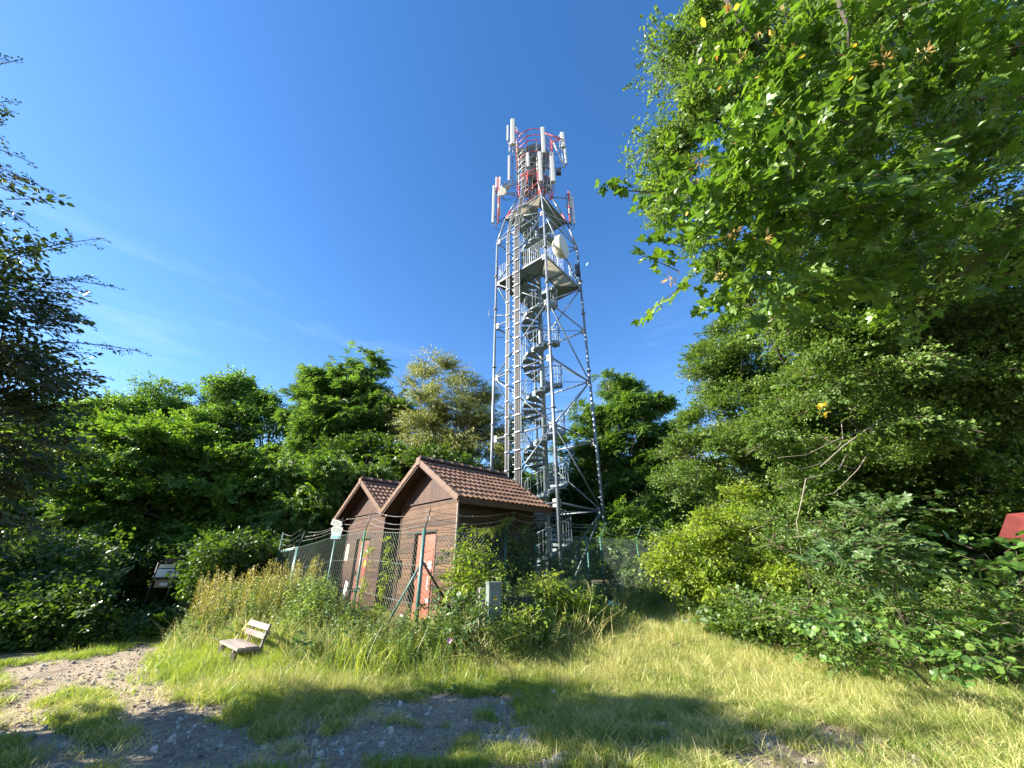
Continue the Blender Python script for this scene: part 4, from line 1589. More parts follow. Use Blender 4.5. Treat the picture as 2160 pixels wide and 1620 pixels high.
# climbing ladder beside it: bare rungs between the two trays
base_ = tc(3, RT, 0).lerp(tc(0, RT, 0), .375)
fx = (tc(0, RT, 0) - tc(3, RT, 0)).normalized()
rung = MB().beam(-fx * .12, fx * .12, .02, .025).mesh('ladder_rung', M['gusset'])
for i in range(60):
    ob = link('ladder_rung', rung)
    ob.location = base_ + UP * (TG + .3 + i * .32)
    pin(ob, tower)
tpart(MB().tube([base_ + fx * .12 + UP * TG, base_ + fx * .12 + UP * 19.4], .014, 5), 'ladder_rail', M['galv'], True)
# small gear on the left leg: whip comb and U bracket
lm = MB()
lp = tc(3, RT, 0)
for j in range(22):
    z = 13.2 + j * .16
    lm.tube([lp + Vector((-.02, 0, z)), lp + Vector((-.20, 0, z))], .006, 4)
tpart(lm, 'yagi_elements', M['galv'])
tpart(MB().tube([lp + Vector((-.05, 0, 13.6)), lp + Vector((-.36, 0, 13.6)), lp + Vector((-.36, 0, 14.1))], .02, 5), 'small_bracket', M['galv'], True)
tpart(MB().tube([lp + Vector((.06, 0, 12.35)), lp + Vector((.46, 0, 12.35)), lp + Vector((.44, 0, 12.55)), lp + Vector((.25, 0, 12.75)), lp + Vector((.06, 0, 12.8))], .018, 5), 'loop_bracket', M['darkmetal'], True)
tpart(MB().box(tc(1, RT, 17.1) + Vector((-.12, -.1, 0)), (.28, .2, .75)), 'equipment_box', M['darkmetal'])

# ------------------------------------------------------------------ chain link fence
FA = (-1.74, 8.15)
right_pts = [(-1.74 + .68 * s, 8.15 + .73 * s) for s in (0, 2.33, 3.45, 6.63, 9.1, 11.2)]
left_pts = [(-1.74 - .73 * s, 8.15 + .68 * s) for s in (0, 2.41, 3.94, 6.37)]
gate_pts = [left_pts[-1], (-1.74 - .73 * 9.5, 8.15 + .68 * 9.5)]
FH = 2.02


def fence_run(root, pts, far_arm=True, skip_first=False):
    for i, (x_, y_) in enumerate(pts):
        if skip_first and i == 0:
            continue
        z0 = g1(x_, y_)
        r_ = .028 if i else .037
        ob = pin(MB().tube([(x_, y_, z0 - .2), (x_, y_, z0 + FH + (.05 if i == 0 else 0))], r_, 10).build('post', M['green'], None, True), root)
        dirx = Vector((pts[min(i + 1, len(pts) - 1)][0] - pts[max(i - 1, 0)][0], pts[min(i + 1, len(pts) - 1)][1] - pts[max(i - 1, 0)][1], 0)).normalized()
        outv = Vector((-dirx.y, dirx.x, 0))
        if i == 0:
            pin(MB().tube([(x_, y_, z0 + FH), (x_ + .08, y_ + .06, z0 + FH + .45)], .012, 6).build('arm', M['darkmetal'], None, True), root)
        else:
            pin(MB().tube([(x_, y_, z0 + FH - .05), (x_ + (.10 if x_ < -1.8 else .24), y_, z0 + FH + .42)], .011, 6).build('arm', M['darkmetal'] if x_ < -1.8 else M['green'], None, True), root)
    for i in range(len(pts) - 1):
        a_ = Vector((pts[i][0], pts[i][1], g1(*pts[i])))
        b_ = Vector((pts[i + 1][0], pts[i + 1][1], g1(*pts[i + 1])))
        ln = (b_ - a_).length
        mb = MB()
        stp = .10
        H = FH - .08
        nn = int((ln + H) / stp) + 1
        dirv = (b_ - a_) / ln
        for k in range(nn):
            for sg in (1, -1):
                s0 = k * stp - H
                s1 = s0 + H
                u0, v0, u1, v1 = s0, 0.0, s1, H
                if u0 < 0:
                    v0 = -u0
                    u0 = 0
                if u1 > ln:
                    v1 = H - (u1 - ln)
                    u1 = ln
                if v1 <= v0 or u1 <= u0:
                    continue
                if sg < 0:
                    u0, u1 = ln - u0, ln - u1
                sag = .03 * math.sin(i * 3 + k * .3)
                p0 = a_ + dirv * u0 + UP * (v0 + .05)
                p1 = a_ + dirv * u1 + UP * (v1 + .05)
                pm = (p0 + p1) / 2 + dirv.cross(UP) * sag
                mb.tube([p0, pm, p1], .0029, 3, False)
        ob = pin(mb.build('chain_link_mesh', M['wire'], None), root)
        ob['kind'] = 'stuff'
        wm = MB()
        for hh in (.07, .75, 1.4, FH - .03):
            wm.tube([a_ + UP * hh, (a_ + b_) / 2 + UP * (hh - .015), b_ + UP * hh], .004, 4, False)
        pin(wm.build('tension_wire', M['wire'], None), root)
        for (h_, o_) in ((FH + .14, .08), (FH + .26, .14), (FH + .39, .21)):
            bw_ = MB()
            p0, p1 = a_ + UP * h_ + Vector((o_, -.02, 0)), b_ + UP * h_ + Vector((o_, -.02, 0))
            if i == 0:
                p0 = a_ + UP * (h_ + .0) + Vector((.03, .02, 0))
            pts_ = [p0.lerp(p1, j / 10) - UP * (.09 + .05 * math.sin(i * 2 + h_ * 9)) * math.sin(math.pi * j / 10) for j in range(11)]
            bw_.tube(pts_, .0045, 4, False)
            for j in range(10):
                for e in (.25, .75):
                    c_ = pts_[j].lerp(pts_[j + 1], e)
                    dd = Vector(RNG.normal(0, 1, 3)).normalized() * .022
                    bw_.tube([c_ - dd, c_ + dd], .0025, 3, False)
            pin(bw_.build('barbed_wire', M['barb'], None), root)


fence = empty('chain_link_fence', (FA[0], FA[1], g1(*FA)), 'green chain link fence with barbed wire round the sheds and tower', 'fence')
fence_run(fence, right_pts)
fence_run(fence, left_pts, skip_first=True)
back_pts = [right_pts[-1], (3.2, 20.6), (.2, 22.5), (-4, 22), (-9.5, 18.2), gate_pts[1]]
fence_run(fence, back_pts, skip_first=True)
z0 = g1(*FA)
pin(MB().tube([(FA[0], FA[1], z0 + 1.45), (FA[0] - .73 * 1.25, FA[1] + .68 * 1.25, z0 + .05)], .022, 8).build('brace', M['green'], None, True), fence)
pin(MB().tube([(FA[0], FA[1], z0 + 1.50), (FA[0] + .68 * 1.3, FA[1] + .73 * 1.3, z0 + .05)], .024, 8).build('brace', M['frame_dark'], None, True), fence)
lp3 = left_pts[-1]
pin(MB().tube([(lp3[0], lp3[1], g1(*lp3) + 1.5), (lp3[0] + .5, lp3[1] - .4, g1(*lp3) + .05)], .022, 8).build('brace', M['green'], None, True), fence)
for (px, py, f_) in ((1240, 1165, 13.5), (1236, 1131, 16.5)):
    p_ = P(px, py, f_)
    pin(MB().tube([(p_.x, p_.y, g1(p_.x, p_.y)), tuple(p_)], .03, 8).build('post', M['green'], None, True), fence)

ga, gb = Vector((*gate_pts[0], 0)), Vector((*gate_pts[1], 0))
ga.z, gb.z = g1(*gate_pts[0]), g1(*gate_pts[1])
gate = empty('fence_gate', (ga.x, ga.y, ga.z), 'double mesh gate with pale top rail at the left end of the fence', 'gate')
for s0, s1 in ((.03, .49), (.51, .97)):
    p0, p1 = ga.lerp(gb, s0), ga.lerp(gb, s1)
    fr = MB()
    for hh in (.12, 1.95):
        fr.tube([p0 + UP * hh, p1 + UP * hh], .024, 8)
    for p_ in (p0, p1):
        fr.tube([p_ + UP * .12, p_ + UP * (2.0 if p_ is not p1 else 2.55)], .026, 8)
    pin(fr.build('gate_frame', M['green'], None, True), gate)
    pin(MB().tube([p0 + UP * 1.99, p1 + UP * 1.99], .026, 8).build('top_rail', M['gusset'], None, True), gate)
    mm_ = MB()
    ln = (p1 - p0).length
    dirv = (p1 - p0) / ln
    H = 1.82
    for k in range(int((ln + H) / .10)):
        for sg in (1, -1):
            u0, v0, u1, v1 = k * .10 - H, 0., k * .10, H
            if u0 < 0:
                v0, u0 = -u0, 0
            if u1 > ln:
                v1, u1 = H - (u1 - ln), ln
            if v1 <= v0:
                continue
            if sg < 0:
                u0, u1 = ln - u0, ln - u1
            mm_.tube([p0 + dirv * u0 + UP * (v0 + .12), p0 + dirv * u1 + UP * (v1 + .12)], .0028, 3, False)
    ob = pin(mm_.build('chain_link_mesh', M['wire'], None), gate)
    ob['kind'] = 'stuff'
pin(MB().tube([gb, gb + UP * 2.05], .05, 10).build('gate_post', M['green'], None, True), gate)
pin(MB().tube([gb + UP * 2.0, gb + Vector((-.35, 0, 2.5))], .012, 6).tube([gb + UP * 2.0, gb + Vector((.2, 0, 2.6))], .012, 6).build('arm', M['green'], None, True), gate)
for hh in (2.2, 2.35, 2.5):
    bw_ = MB()
    pts_ = [ga.lerp(gb, j / 12) + UP * (hh - .12 * math.sin(j / 12 * math.pi * 2) ** 2) for j in range(13)]
    bw_.tube(pts_, .0045, 4, False)
    pin(bw_.build('barbed_wire', M['barb'], None), gate)

# ------------------------------------------------------------------ signs on the fence
sp = Vector((left_pts[2][0], left_pts[2][1], g1(*left_pts[2])))
vn = Vector((-sp.x, -sp.y, 0)).normalized()
vx = Vector((-vn.y, vn.x, 0))
if vx.x < 0:
    vx = -vx


def flat_sign(name, label, cat, center, outline, thick, face, lines, tilt, rim=None, group=None, nrm=None, xax=None):
    nrm = nrm or vn
    xax = xax or vx
    c = Vector(center)
    root = empty(name, c, label, cat, group)
    X = xax * math.cos(tilt) + UP * math.sin(tilt)
    Y = UP * math.cos(tilt) - xax * math.sin(tilt)

    def w(x, y, d):
        return c + X * x + Y * y + nrm * d
    n_ = len(outline)
    mb = MB()
    mb.add([w(x, y, -thick / 2) for x, y in outline] + [w(x, y, thick / 2) for x, y in outline], [tuple(range(n_ - 1, -1, -1)), tuple(range(n_, 2 * n_))] + [(i, (i + 1) % n_, n_ + (i + 1) % n_, n_ + i) for i in range(n_)])
    pin(mb.build('board', M[rim or face], None), root)
    if rim:
        mb = MB()
        cxm = sum(p_[0] for p_ in outline) / n_
        cym = sum(p_[1] for p_ in outline) / n_
        inn = [(cxm + (x - cxm) * .92, cym + (y - cym) * .84) for x, y in outline]
        mb.add([w(x, y, thick / 2 + .003) for x, y in inn], [tuple(range(n_))])
        pin(mb.build('printed_face', M[face], None), root)
    if lines:
        by = {}
        for (x0, x1, y, h, mm) in lines:
            by.setdefault(mm, []).append((x0, x1, y, h))
        for mm, ls in by.items():
            mb = MB()
            for (x0, x1, y, h) in ls:
                mb.add([w(x0, y - h / 2, thick / 2 + .006), w(x1, y - h / 2, thick / 2 + .006), w(x1, y + h / 2, thick / 2 + .006), w(x0, y + h / 2, thick / 2 + .006)], [(0, 1, 2, 3)])
            pin(mb.build('lettering', M[mm], None), root)
    return root


def textlines(x0, x1, ys, h, mm, seed=0):
    rr = random.Random(seed)
    out = []
    for y in ys:
        x = x0
        while x < x1 - .01:
            l = rr.uniform(.012, .05)
            out.append((x, min(x + l, x1), y, h, mm))
            x += l + .008
    return out


vn = Vector((-.38, -.925, 0)).normalized()
vx = Vector((.925, -.38, 0)).normalized()
s1c, s2c, s3c = P(711, 1104, sp.y - .04), P(710, 1118, sp.y - .05), P(709, 1130, sp.y - .06)
flat_sign('arrow_sign', 'topmost grey arrow sign on the fence post, pointing right', 'sign', s1c, [(-.20, -.075), (.14, -.075), (.20, 0), (.14, .075), (-.20, .075)], .012, 'signgrey', textlines(-.16, .12, (.035, .005, -.03), .012, 'textgrey', 1), R(-16), 'paper')
flat_sign('arrow_sign', 'middle pale arrow sign on the fence post, pointing left', 'sign', s2c, [(-.20, 0), (-.14, -.075), (.20, -.075), (.20, .075), (-.14, .075)], .012, 'signgrey', textlines(-.12, .16, (.035, .0, -.035), .012, 'textgrey', 2), R(-7), 'paper')
flat_sign('place_sign', 'small teal place sign with white rim, lowest on the fence post', 'sign', s3c, [(-.165, -.075), (.165, -.075), (.165, .075), (-.165, .075)], .012, 'teal', [(-.13, -.09, .02, .05, 'paper')] + textlines(-.06, .13, (.035, .008), .018, 'paper', 3) + textlines(-.13, .13, (-.04,), .014, 'signgrey', 4), R(-2), 'paper')
sgp = empty('sign_pole', (sp.x, sp.y, sp.z + FH), 'thin grey pole carrying the stacked signs above a fence post', 'pole')
pin(MB().tube([(sp.x, sp.y, sp.z + FH - .25), (sp.x + .02, sp.y, P(711, 1096, sp.y).z)], .018, 8).build('pole', M['galv'], None, True), sgp)
c_ = P(732, 1165, 10.35)
flat_sign('notice_plate', 'pale curved notice hung on the fence mesh before the farther shed', 'notice', c_, [(-.06, -.19), (.07, -.19), (.09, 0), (.075, .19), (-.06, .19), (-.085, 0)], .008, 'cream', [(-.01, .015, .05, .05, 'textgrey')], 0, nrm=Vector((-.68, -.73, 0)), xax=Vector((.73, -.68, 0)))
c_ = P(728, 1243, 9.35)
flat_sign('notice_plate', 'white torn notice low on the fence among the weeds', 'notice', c_, [(-.07, -.15), (.06, -.17), (.09, .14), (-.05, .16)], .006, 'paper', [(-.03, .02, .08, .03, 'textgrey'), (-.04, .04, -.1, .006, 'textgrey')], R(-6), nrm=Vector((-.68, -.73, 0)), xax=Vector((.73, -.68, 0)))

# information board in the shade at the left
bf = 12.6
ib = P(352, 1212, bf)
ibz = g1(ib.x, ib.y)
bn = Vector((-ib.x, -ib.y, 0)).normalized()
bx_ = Vector((-bn.y, bn.x, 0))
if bx_.x < 0:
    bx_ = -bx_
board = empty('information_board', (ib.x, ib.y, ibz), 'wooden information board with white sheets in the shade of the trees', 'board')


def brd(px0, py0, px1, py1, m, name, d=0, th=.03, par=None):
    a_, b_ = P(px0, py0, bf - d), P(px1, py1, bf - d)
    c = (a_ + b_) / 2
    w, h = abs((b_ - a_).x) * abs(bx_.x), abs(a_.z - b_.z)
    Mx = Matrix((bx_, -bn, UP)).transposed()
    ob = MB().box(c, (w, th, h), Mx).build(name, m, None)
    return pin(ob, par or board)


brd(347, 1178, 377, 1186, M['soffit'], 'carved_head_board')
brd(338, 1190, 377, 1198, M['cream'], 'title_board')
w_ = brd(333, 1200, 375, 1217, M['board_white'], 'white_sheet', .03)
brd(340, 1203, 350, 1205, M['textgrey'], 'lettering', .06, .004)
brd(337, 1212, 347, 1213, M['textgrey'], 'lettering', .06, .004)
brd(354, 1204, 362, 1210, M['signgrey'], 'small_map', .06, .004)
brd(330, 1217, 376, 1222, M['frame_dark'], 'dark_frame')
brd(329, 1224, 361, 1239, M['tan'], 'lower_board')
brd(337, 1229, 352, 1236, M['board_white'], 'white_sheet', .03)
for px in (334, 374):
    a_ = P(px, 1190, bf + .05)
    pin(MB().tube([(a_.x, a_.y, ibz - .2), (a_.x, a_.y, a_.z + .05)], .025, 8).build('post', M['frame_dark'], None, True), board)

# ------------------------------------------------------------------ bench
U = Vector((.735, -.677, 0))
V_ = Vector((.677, .735, 0))
Mb = Matrix((U, V_, UP)).transposed()


def bench(c, label, tilt_extra=0., scale=1.0):
    c = Vector(c)
    root = empty('bench', c, label, 'bench')
    sz = .38

    def pb(mb, name, m=M['oldwood']):
        return pin(mb.build(name, m, None, False), root)
    for j in range(3):
        s_ = MB()
        s_.box((0, 0, 0), (1.08 - .02 * j, .095, .038), Mb)
        ob = s_.build('seat_slat', M['oldwood'], None)
        ob.location = c + V_ * (-.11 + j * .11) + UP * (sz + random.uniform(-.004, .004))
        ob.rotation_euler = (0, 0, random.uniform(-.008, .008))
        pin(ob, root)
    bdir = (V_ * .28 + UP).normalized()
    Mk = Matrix((U, bdir.cross(U) * -1, bdir)).transposed()
    for j, hh in enumerate((.15, .28)):
        ob = MB().box((0, 0, 0), (1.06, .03, .085), Mk).build('back_slat', M['oldwood'], None)
        ob.location = c + V_ * (.18) + bdir * hh + UP * sz
        pin(ob, root)
    for s_ in (-.37, .37):
        pb(MB().beam(c + U * s_ + V_ * .21 + UP * (sz - .30), c + U * s_ + V_ * .21 + UP * (sz - .02) + bdir * .34, .045, .045), 'back_post')
        pb(MB().beam(c + U * s_ - V_ * .17 + UP * (sz - .045), c + U * s_ + V_ * .22 + UP * (sz - .045), .05, .05), 'seat_support')
        pb(MB().beam(c + U * s_ - V_ * .14 - UP * .1, c + U * s_ - V_ * .14 + UP * (sz - .05), .07, .07), 'leg')
        pb(MB().beam(c + U * s_ + V_ * .17 - UP * .1, c + U * s_ + V_ * .17 + UP * (sz - .05), .07, .07), 'leg')
    return root


bench((-4.76, 7.98, -.06), 'weathered grey wooden bench with two back slats beside the path')
b2 = P(484, 1292, 9.6)
bench((b2.x, b2.y, b2.z - .82), 'second weathered bench almost hidden in the tall weeds behind the first')

# ------------------------------------------------------------------ cabinet, concrete boxes, hydrant
cb = P(1040, 1290, 7.95)
cg = g1(cb.x, cb.y)
Mf = Matrix((Vector((.93, .36, 0)), Vector((-.36, .93, 0)), UP)).transposed()
cab = empty('electrical_cabinet', (cb.x, cb.y, cg), 'grey electrical cabinet with yellow warning triangle by the fence', 'cabinet')
top = P(1040, 1231, 7.95).z
hcab = top - cg
pin(MB().box((cb.x, cb.y, cg + hcab / 2), (.23, .2, hcab), Mf).build('body', M['cabinet'], None), cab)
pin(MB().box((cb.x, cb.y, cg + hcab + .015), (.26, .24, .03), Mf).build('lid', M['cabinet'], None), cab)


def onf(u, z, d=-.104):
    return Vector((cb.x, cb.y, 0)) + Mf @ Vector((u, d, 0)) + UP * z


pin(MB().box(onf(0, cg + hcab * .5), (.19, .008, hcab * .86), Mf).build('door', M['cabinet'], None), cab)
tz = cg + hcab - .26
mb = MB()
mb.add([onf(-.045, tz, -.112), onf(.045, tz, -.112), onf(0, tz + .085, -.112)], [(0, 1, 2)])
pin(mb.build('warning_triangle', M['yellow'], None), cab)
mb = MB()
mb.add([onf(-.008, tz + .07, -.115), onf(-.018, tz + .04, -.115), onf(-.002, tz + .042, -.115), onf(-.006, tz + .012, -.115), onf(.018, tz + .05, -.115), onf(.004, tz + .05, -.115)], [(0, 1, 2, 5), (2, 3, 4, 5)])
pin(mb.build('lightning_symbol', M['frame_dark'], None), cab)
pin(MB().box(onf(.075, cg + hcab * .55, -.112), (.015, .02, .10), Mf).build('handle', M['darkmetal'], None), cab)
c2 = P(1012, 1240, 8.05)
ob = MB().box((c2.x + .04, c2.y + .1, c2.z - .40), (.15, .2, .78), Mf).build('concrete_pillar', M['rock'], None)
tag(ob, 'pale broken concrete pillar overgrown left of the grey cabinet', 'pillar')
for (px, pt, w, lab) in ((1079, 1262, .30, 'mossy concrete box directly right of the grey cabinet'), (1111, 1262, .24, 'rightmost mossy concrete box half hidden in bushes')):
    p_ = P(px, pt, 8.35)
    g_ = g1(p_.x, p_.y)
    root = empty('concrete_box', (p_.x, p_.y, g_), lab, 'concrete box')
    pin(MB().box((p_.x, p_.y, (p_.z + g_) / 2 - .1), (w, .28, p_.z - g_ + .2), Mf).build('body', M['concrete'], None), root)
    pin(MB().box((p_.x, p_.y, p_.z + .02), (w + .03, .31, .04), Mf).build('lid', M['concrete'], None), root)
p_ = P(1271, 1252, 11.0)
g_ = g1(p_.x, p_.y)
ob = MB().box((p_.x, p_.y, (p_.z + g_) / 2 - .1), (.3, .28, p_.z - g_ + .2), Mf).build('concrete_marker', M['concrete'], None)
tag(ob, 'small square concrete block in weeds beside the blue capped stub', 'block')
p_ = P(1288, 1276, 10.2)
g_ = g1(p_.x, p_.y)
hyd = empty('pipe_stub', (p_.x, p_.y, g_), 'short rusty pipe stub with light blue cap in the grass', 'pipe stub')
pin(MB().tube([(p_.x, p_.y, g_ - .1), (p_.x, p_.y, p_.z - .02)], .07, 12).build('pipe', M['rust'], None, True), hyd)
pin(MB().tube([(p_.x, p_.y, p_.z - .03), (p_.x, p_.y, p_.z + .03), (p_.x, p_.y, p_.z + .07), (p_.x, p_.y, p_.z + .085)], [.085, .085, .06, .02], 12).build('cap', M['blue'], None, True), hyd)
pin(MB().tube([(p_.x + .08, p_.y, p_.z - .05), (p_.x + .16, p_.y, p_.z + .02), (p_.x + .24, p_.y, p_.z)], .008, 5).build('bent_hose', M['paper'], None, True), hyd)

# red sheet roof at the right edge
rr_ = empty('red_shelter', (8.3, 6.7, g1(8.3, 6.7)), 'small red sheet roof showing at the right edge among the bushes', 'shelter')
rc = [P(2124, 1084, 6.4), P(2330, 1066, 6.2), P(2330, 1150, 5.6), P(2106, 1133, 5.8)]
dn_ = Vector((0, .01, -.03))
mb = MB()
mb.add(rc + [v_ + dn_ for v_ in rc], [(0, 1, 2, 3), (7, 6, 5, 4), (0, 4, 5, 1), (1, 5, 6, 2), (2, 6, 7, 3), (3, 7, 4, 0)])
pin(mb.build('roof_sheet', M['redroof'], None), rr_)
for (u, v) in ((.7, .3), (.7, .8)):
    p_ = rc[0].lerp(rc[1], u).lerp(rc[3].lerp(rc[2], u), v)
    pin(MB().tube([(p_.x, p_.y, g1(p_.x, p_.y)), tuple(p_ - UP * .02)], .04, 8).build('post', M['soffit'], None, True), rr_)

# the moon in the day sky
mp = PD(1240, 558, 1500)
vd = (mp - cam.location).normalized()
rx_ = vd.cross(UP).normalized()
ux_ = rx_.cross(vd)
mb = MB()
vs = []
for j in range(13):
    a_ = R(55) + R(180) * j / 12
    vs.append(mp + (rx_ * math.cos(a_) + ux_ * math.sin(a_)) * 7)
for j in range(11, 0, -1):
    a_ = R(55) + R(180) * j / 12
    q_ = rx_ * math.cos(a_) + ux_ * math.sin(a_)
    ax = rx_ * math.cos(R(145)) + ux_ * math.sin(R(145))
    q_ = q_ - ax * (q_.dot(ax) * .75)
    vs.append(mp + q_ * 7)
mb.add(vs, [tuple(range(len(vs)))])
mm_, nt, b_, o_ = mat('moonlight')
em = nt.nodes.new('ShaderNodeEmission')
em.inputs[0].default_value = (.55, .68, .9, 1)
em.inputs[1].default_value = .55
nt.links.new(em.outputs[0], o_.inputs['Surface'])
ob = mb.build('moon', mm_, None)
tag(ob, 'faint pale half moon in the sky right of the tower', 'moon')

# ------------------------------------------------------------------ trees
# left, mid distance wall of hazel and hornbeam bushes
tree('hazel_tree', 'broad bright green bush tree filling the left middle, sunlit top', 'tree', (-9.8, 17.2), px_blobs([(330, 985, 120), (215, 1010, 100), (420, 1010, 100), (290, 1110, 130), (450, 1120, 110), (150, 1090, 90), (520, 1030, 70), (380, 1200, 100)], 16.5), 'hazel', 12, .55, .16, 'trees behind the clearing', kids=2)
tree('hazel_tree', 'bush tree with arching boughs at the far left behind the path', 'tree', (-15.5, 15.5), px_blobs([(60, 1010, 90), (120, 1120, 100), (30, 1150, 110), (180, 1210, 90), (80, 1260, 80)], 14.5), 'hazel', 11, .55, .14, 'trees behind the clearing', kids=2)
tree('oak_tree', 'rounded treetop third from the left on the skyline', 'tree', (-17.5, 24), px_blobs([(300, 880, 62), (350, 850, 42), (240, 905, 55), (330, 930, 80), (200, 880, 45), (260, 980, 90)], 22), 'lime', 11, .6, .2, 'trees behind the clearing', kids=2)
tree('oak_tree', 'rounded treetop with open forked crown left of the feathery ash', 'tree', (-13, 25), px_blobs([(500, 830, 42), (455, 850, 45), (550, 880, 52), (490, 900, 60), (430, 930, 70), (590, 900, 28), (570, 960, 60)], 22), 'lime', 10, .6, .2, 'trees behind the clearing', kids=2)
tree('oak_tree', 'small dark treetop at far left under the hanging hornbeam boughs', 'tree', (-21, 22), px_blobs([(110, 900, 60), (40, 930, 60), (160, 940, 60), (80, 980, 90)], 20), 'dark', 10, .7, .2, 'trees behind the clearing', kids=2)
# centre
tree('ash_tree', 'tall feathery ash tree behind the sheds, highest on the skyline', 'tree', (-8, 23.5), px_blobs([(745, 800, 40), (785, 765, 26), (700, 810, 40), (770, 850, 60), (690, 880, 60), (650, 900, 40), (800, 900, 60), (730, 940, 90), (640, 960, 70), (660, 820, 22)], 21.5), 'ash', 11, .55, .2, 'trees behind the clearing', kids=2)
tree('cherry_tree', 'thin yellowing cherry tree left of the tower with bare top twigs', 'tree', (-3.5, 23), px_blobs([(920, 790, 48), (880, 850, 60), (970, 850, 60), (930, 900, 80), (1000, 920, 60), (870, 930, 60), (1040, 880, 45), (900, 970, 80), (990, 985, 70), (1060, 950, 50)], 20.5), 'cherry', 16, .6, .13, 'trees behind the clearing', 'bark_pale', kids=2)
tree('cherry_tree', 'low tree with drooping leaves just left of the farther shed', 'tree', (-8.2, 17.6), px_blobs([(640, 1060, 80), (590, 1000, 60), (680, 1110, 60), (600, 1120, 70), (720, 1000, 70), (540, 1080, 50)], 16.8), 'drop', 12, .6, .12, 'trees behind the clearing', kids=2)
tree('elder_tree', 'dark leafy tree straight behind the twin sheds', 'tree', (-4.5, 20.5), px_blobs([(800, 1000, 90), (900, 1050, 90), (980, 1060, 80), (740, 1070, 80), (850, 1130, 80), (1010, 1120, 60)], 19.5), 'dark', 12, .7, .15, 'trees behind the clearing', kids=2)
tree('elder_tree', 'dark leafy tree between tower legs low behind the stairs', 'tree', (2.5, 25), px_blobs([(1090, 1060, 70), (1150, 1120, 70), (1220, 1120, 60), (1080, 1150, 60), (1190, 1040, 50)], 23.5), 'dark', 12, .7, .15, 'trees behind the clearing', kids=2)
# right of the tower
tree('oak_tree', 'tall full tree just right of the tower with forked trunk showing', 'tree', (7.2, 26), px_blobs([(1300, 835, 50), (1350, 850, 45), (1260, 880, 45), (1385, 885, 40), (1320, 910, 60), (1250, 950, 55), (1400, 930, 30), (1370, 965, 60), (1280, 1010, 70), (1350, 1060, 80), (1240, 1050, 50)], 24), 'ash', 10, .6, .22, 'trees behind the clearing', 'bark_pale', kids=2)
tree('hazel_tree', 'olive green smaller tree between the tall oak and the right thicket', 'tree', (9.8, 24), px_blobs([(1455, 940, 38), (1490, 900, 25), (1430, 990, 45), (1470, 1020, 55), (1420, 1080, 60)], 22), 'cherry', 10, .6, .14, 'trees behind the clearing', kids=2)
tree('hazel_tree', 'leafy bush tree behind the right end of the fence', 'tree', (6.6, 18.5), px_blobs([(1360, 1120, 60), (1310, 1150, 50), (1410, 1130, 60), (1440, 1060, 50), (1350, 1190, 50), (1290, 1200, 40)], 17.5), 'hazel', 12, .5, .12, 'trees behind the clearing', kids=2)
tree('field_maple_tree', 'dense small leaved tree with ragged left edge right of centre', 'tree', (8.2, 12.6), px_blobs([(1500, 760, 38), (1545, 720, 55), (1480, 800, 30), (1560, 800, 80), (1640, 740, 110), (1500, 880, 45), (1600, 880, 100), (1470, 960, 60), (1540, 970, 90), (1650, 990, 100), (1430, 1010, 40), (1700, 880, 100), (1740, 1000, 90), (1600, 640, 50)], 11), 'fmaple', 15, .36, .13, barkm='bark', limb_k=.6)
tree('field_maple_tree', 'towering small leaved canopy filling the upper right', 'tree', (12, 14), px_blobs([(1400, 130, 45), (1430, 230, 70), (1385, 300, 38), (1440, 400, 70), (1520, 300, 110), (1480, 90, 75), (1600, 150, 130), (1560, 480, 110), (1700, 350, 150), (1760, 120, 160), (1800, 560, 170), (1680, 620, 110), (1950, 350, 190), (1980, 100, 190), (2050, 600, 190), (1850, 760, 130), (2040, 830, 150), (2140, 450, 150), (1540, 20, 80), (1740, -60, 150), (1900, 680, 150), (2120, 750, 160), (2180, 200, 150), (1720, 800, 100), (1850, 900, 115), (2000, 950, 130), (1760, 1020, 90), (2120, 1040, 100), (1650, 900, 70), (1950, 830, 120), (2080, 640, 140, 9.5), (2150, 720, 140, 9.5), (1980, 700, 130, 9.5), (2120, 560, 120, 9)], depth=7.9), 'fmaple', 12, .40, .2, barkm='bark', limb_k=.5, limb_every=3)
tree('elder_tree', 'deep shaded thicket tree filling the lower right background', 'tree', (10.5, 9.6), px_blobs([(1880, 980, 140), (2040, 1050, 150), (1900, 1130, 120), (2150, 1000, 150), (2060, 1200, 120), (1780, 1090, 90), (1950, 1260, 100), (2150, 1180, 120), (1760, 1200, 80)], 9.6), 'dark', 15, .55, .12, limb_k=.5)
tree('elder_tree', 'farther dark tree closing the gap behind the right thicket', 'tree', (16, 15), px_blobs([(1700, 950, 140), (1900, 900, 200), (2100, 900, 220), (1850, 1120, 180), (2080, 1150, 200), (1650, 1120, 120)], 15), 'dark', 10, .8, .2)
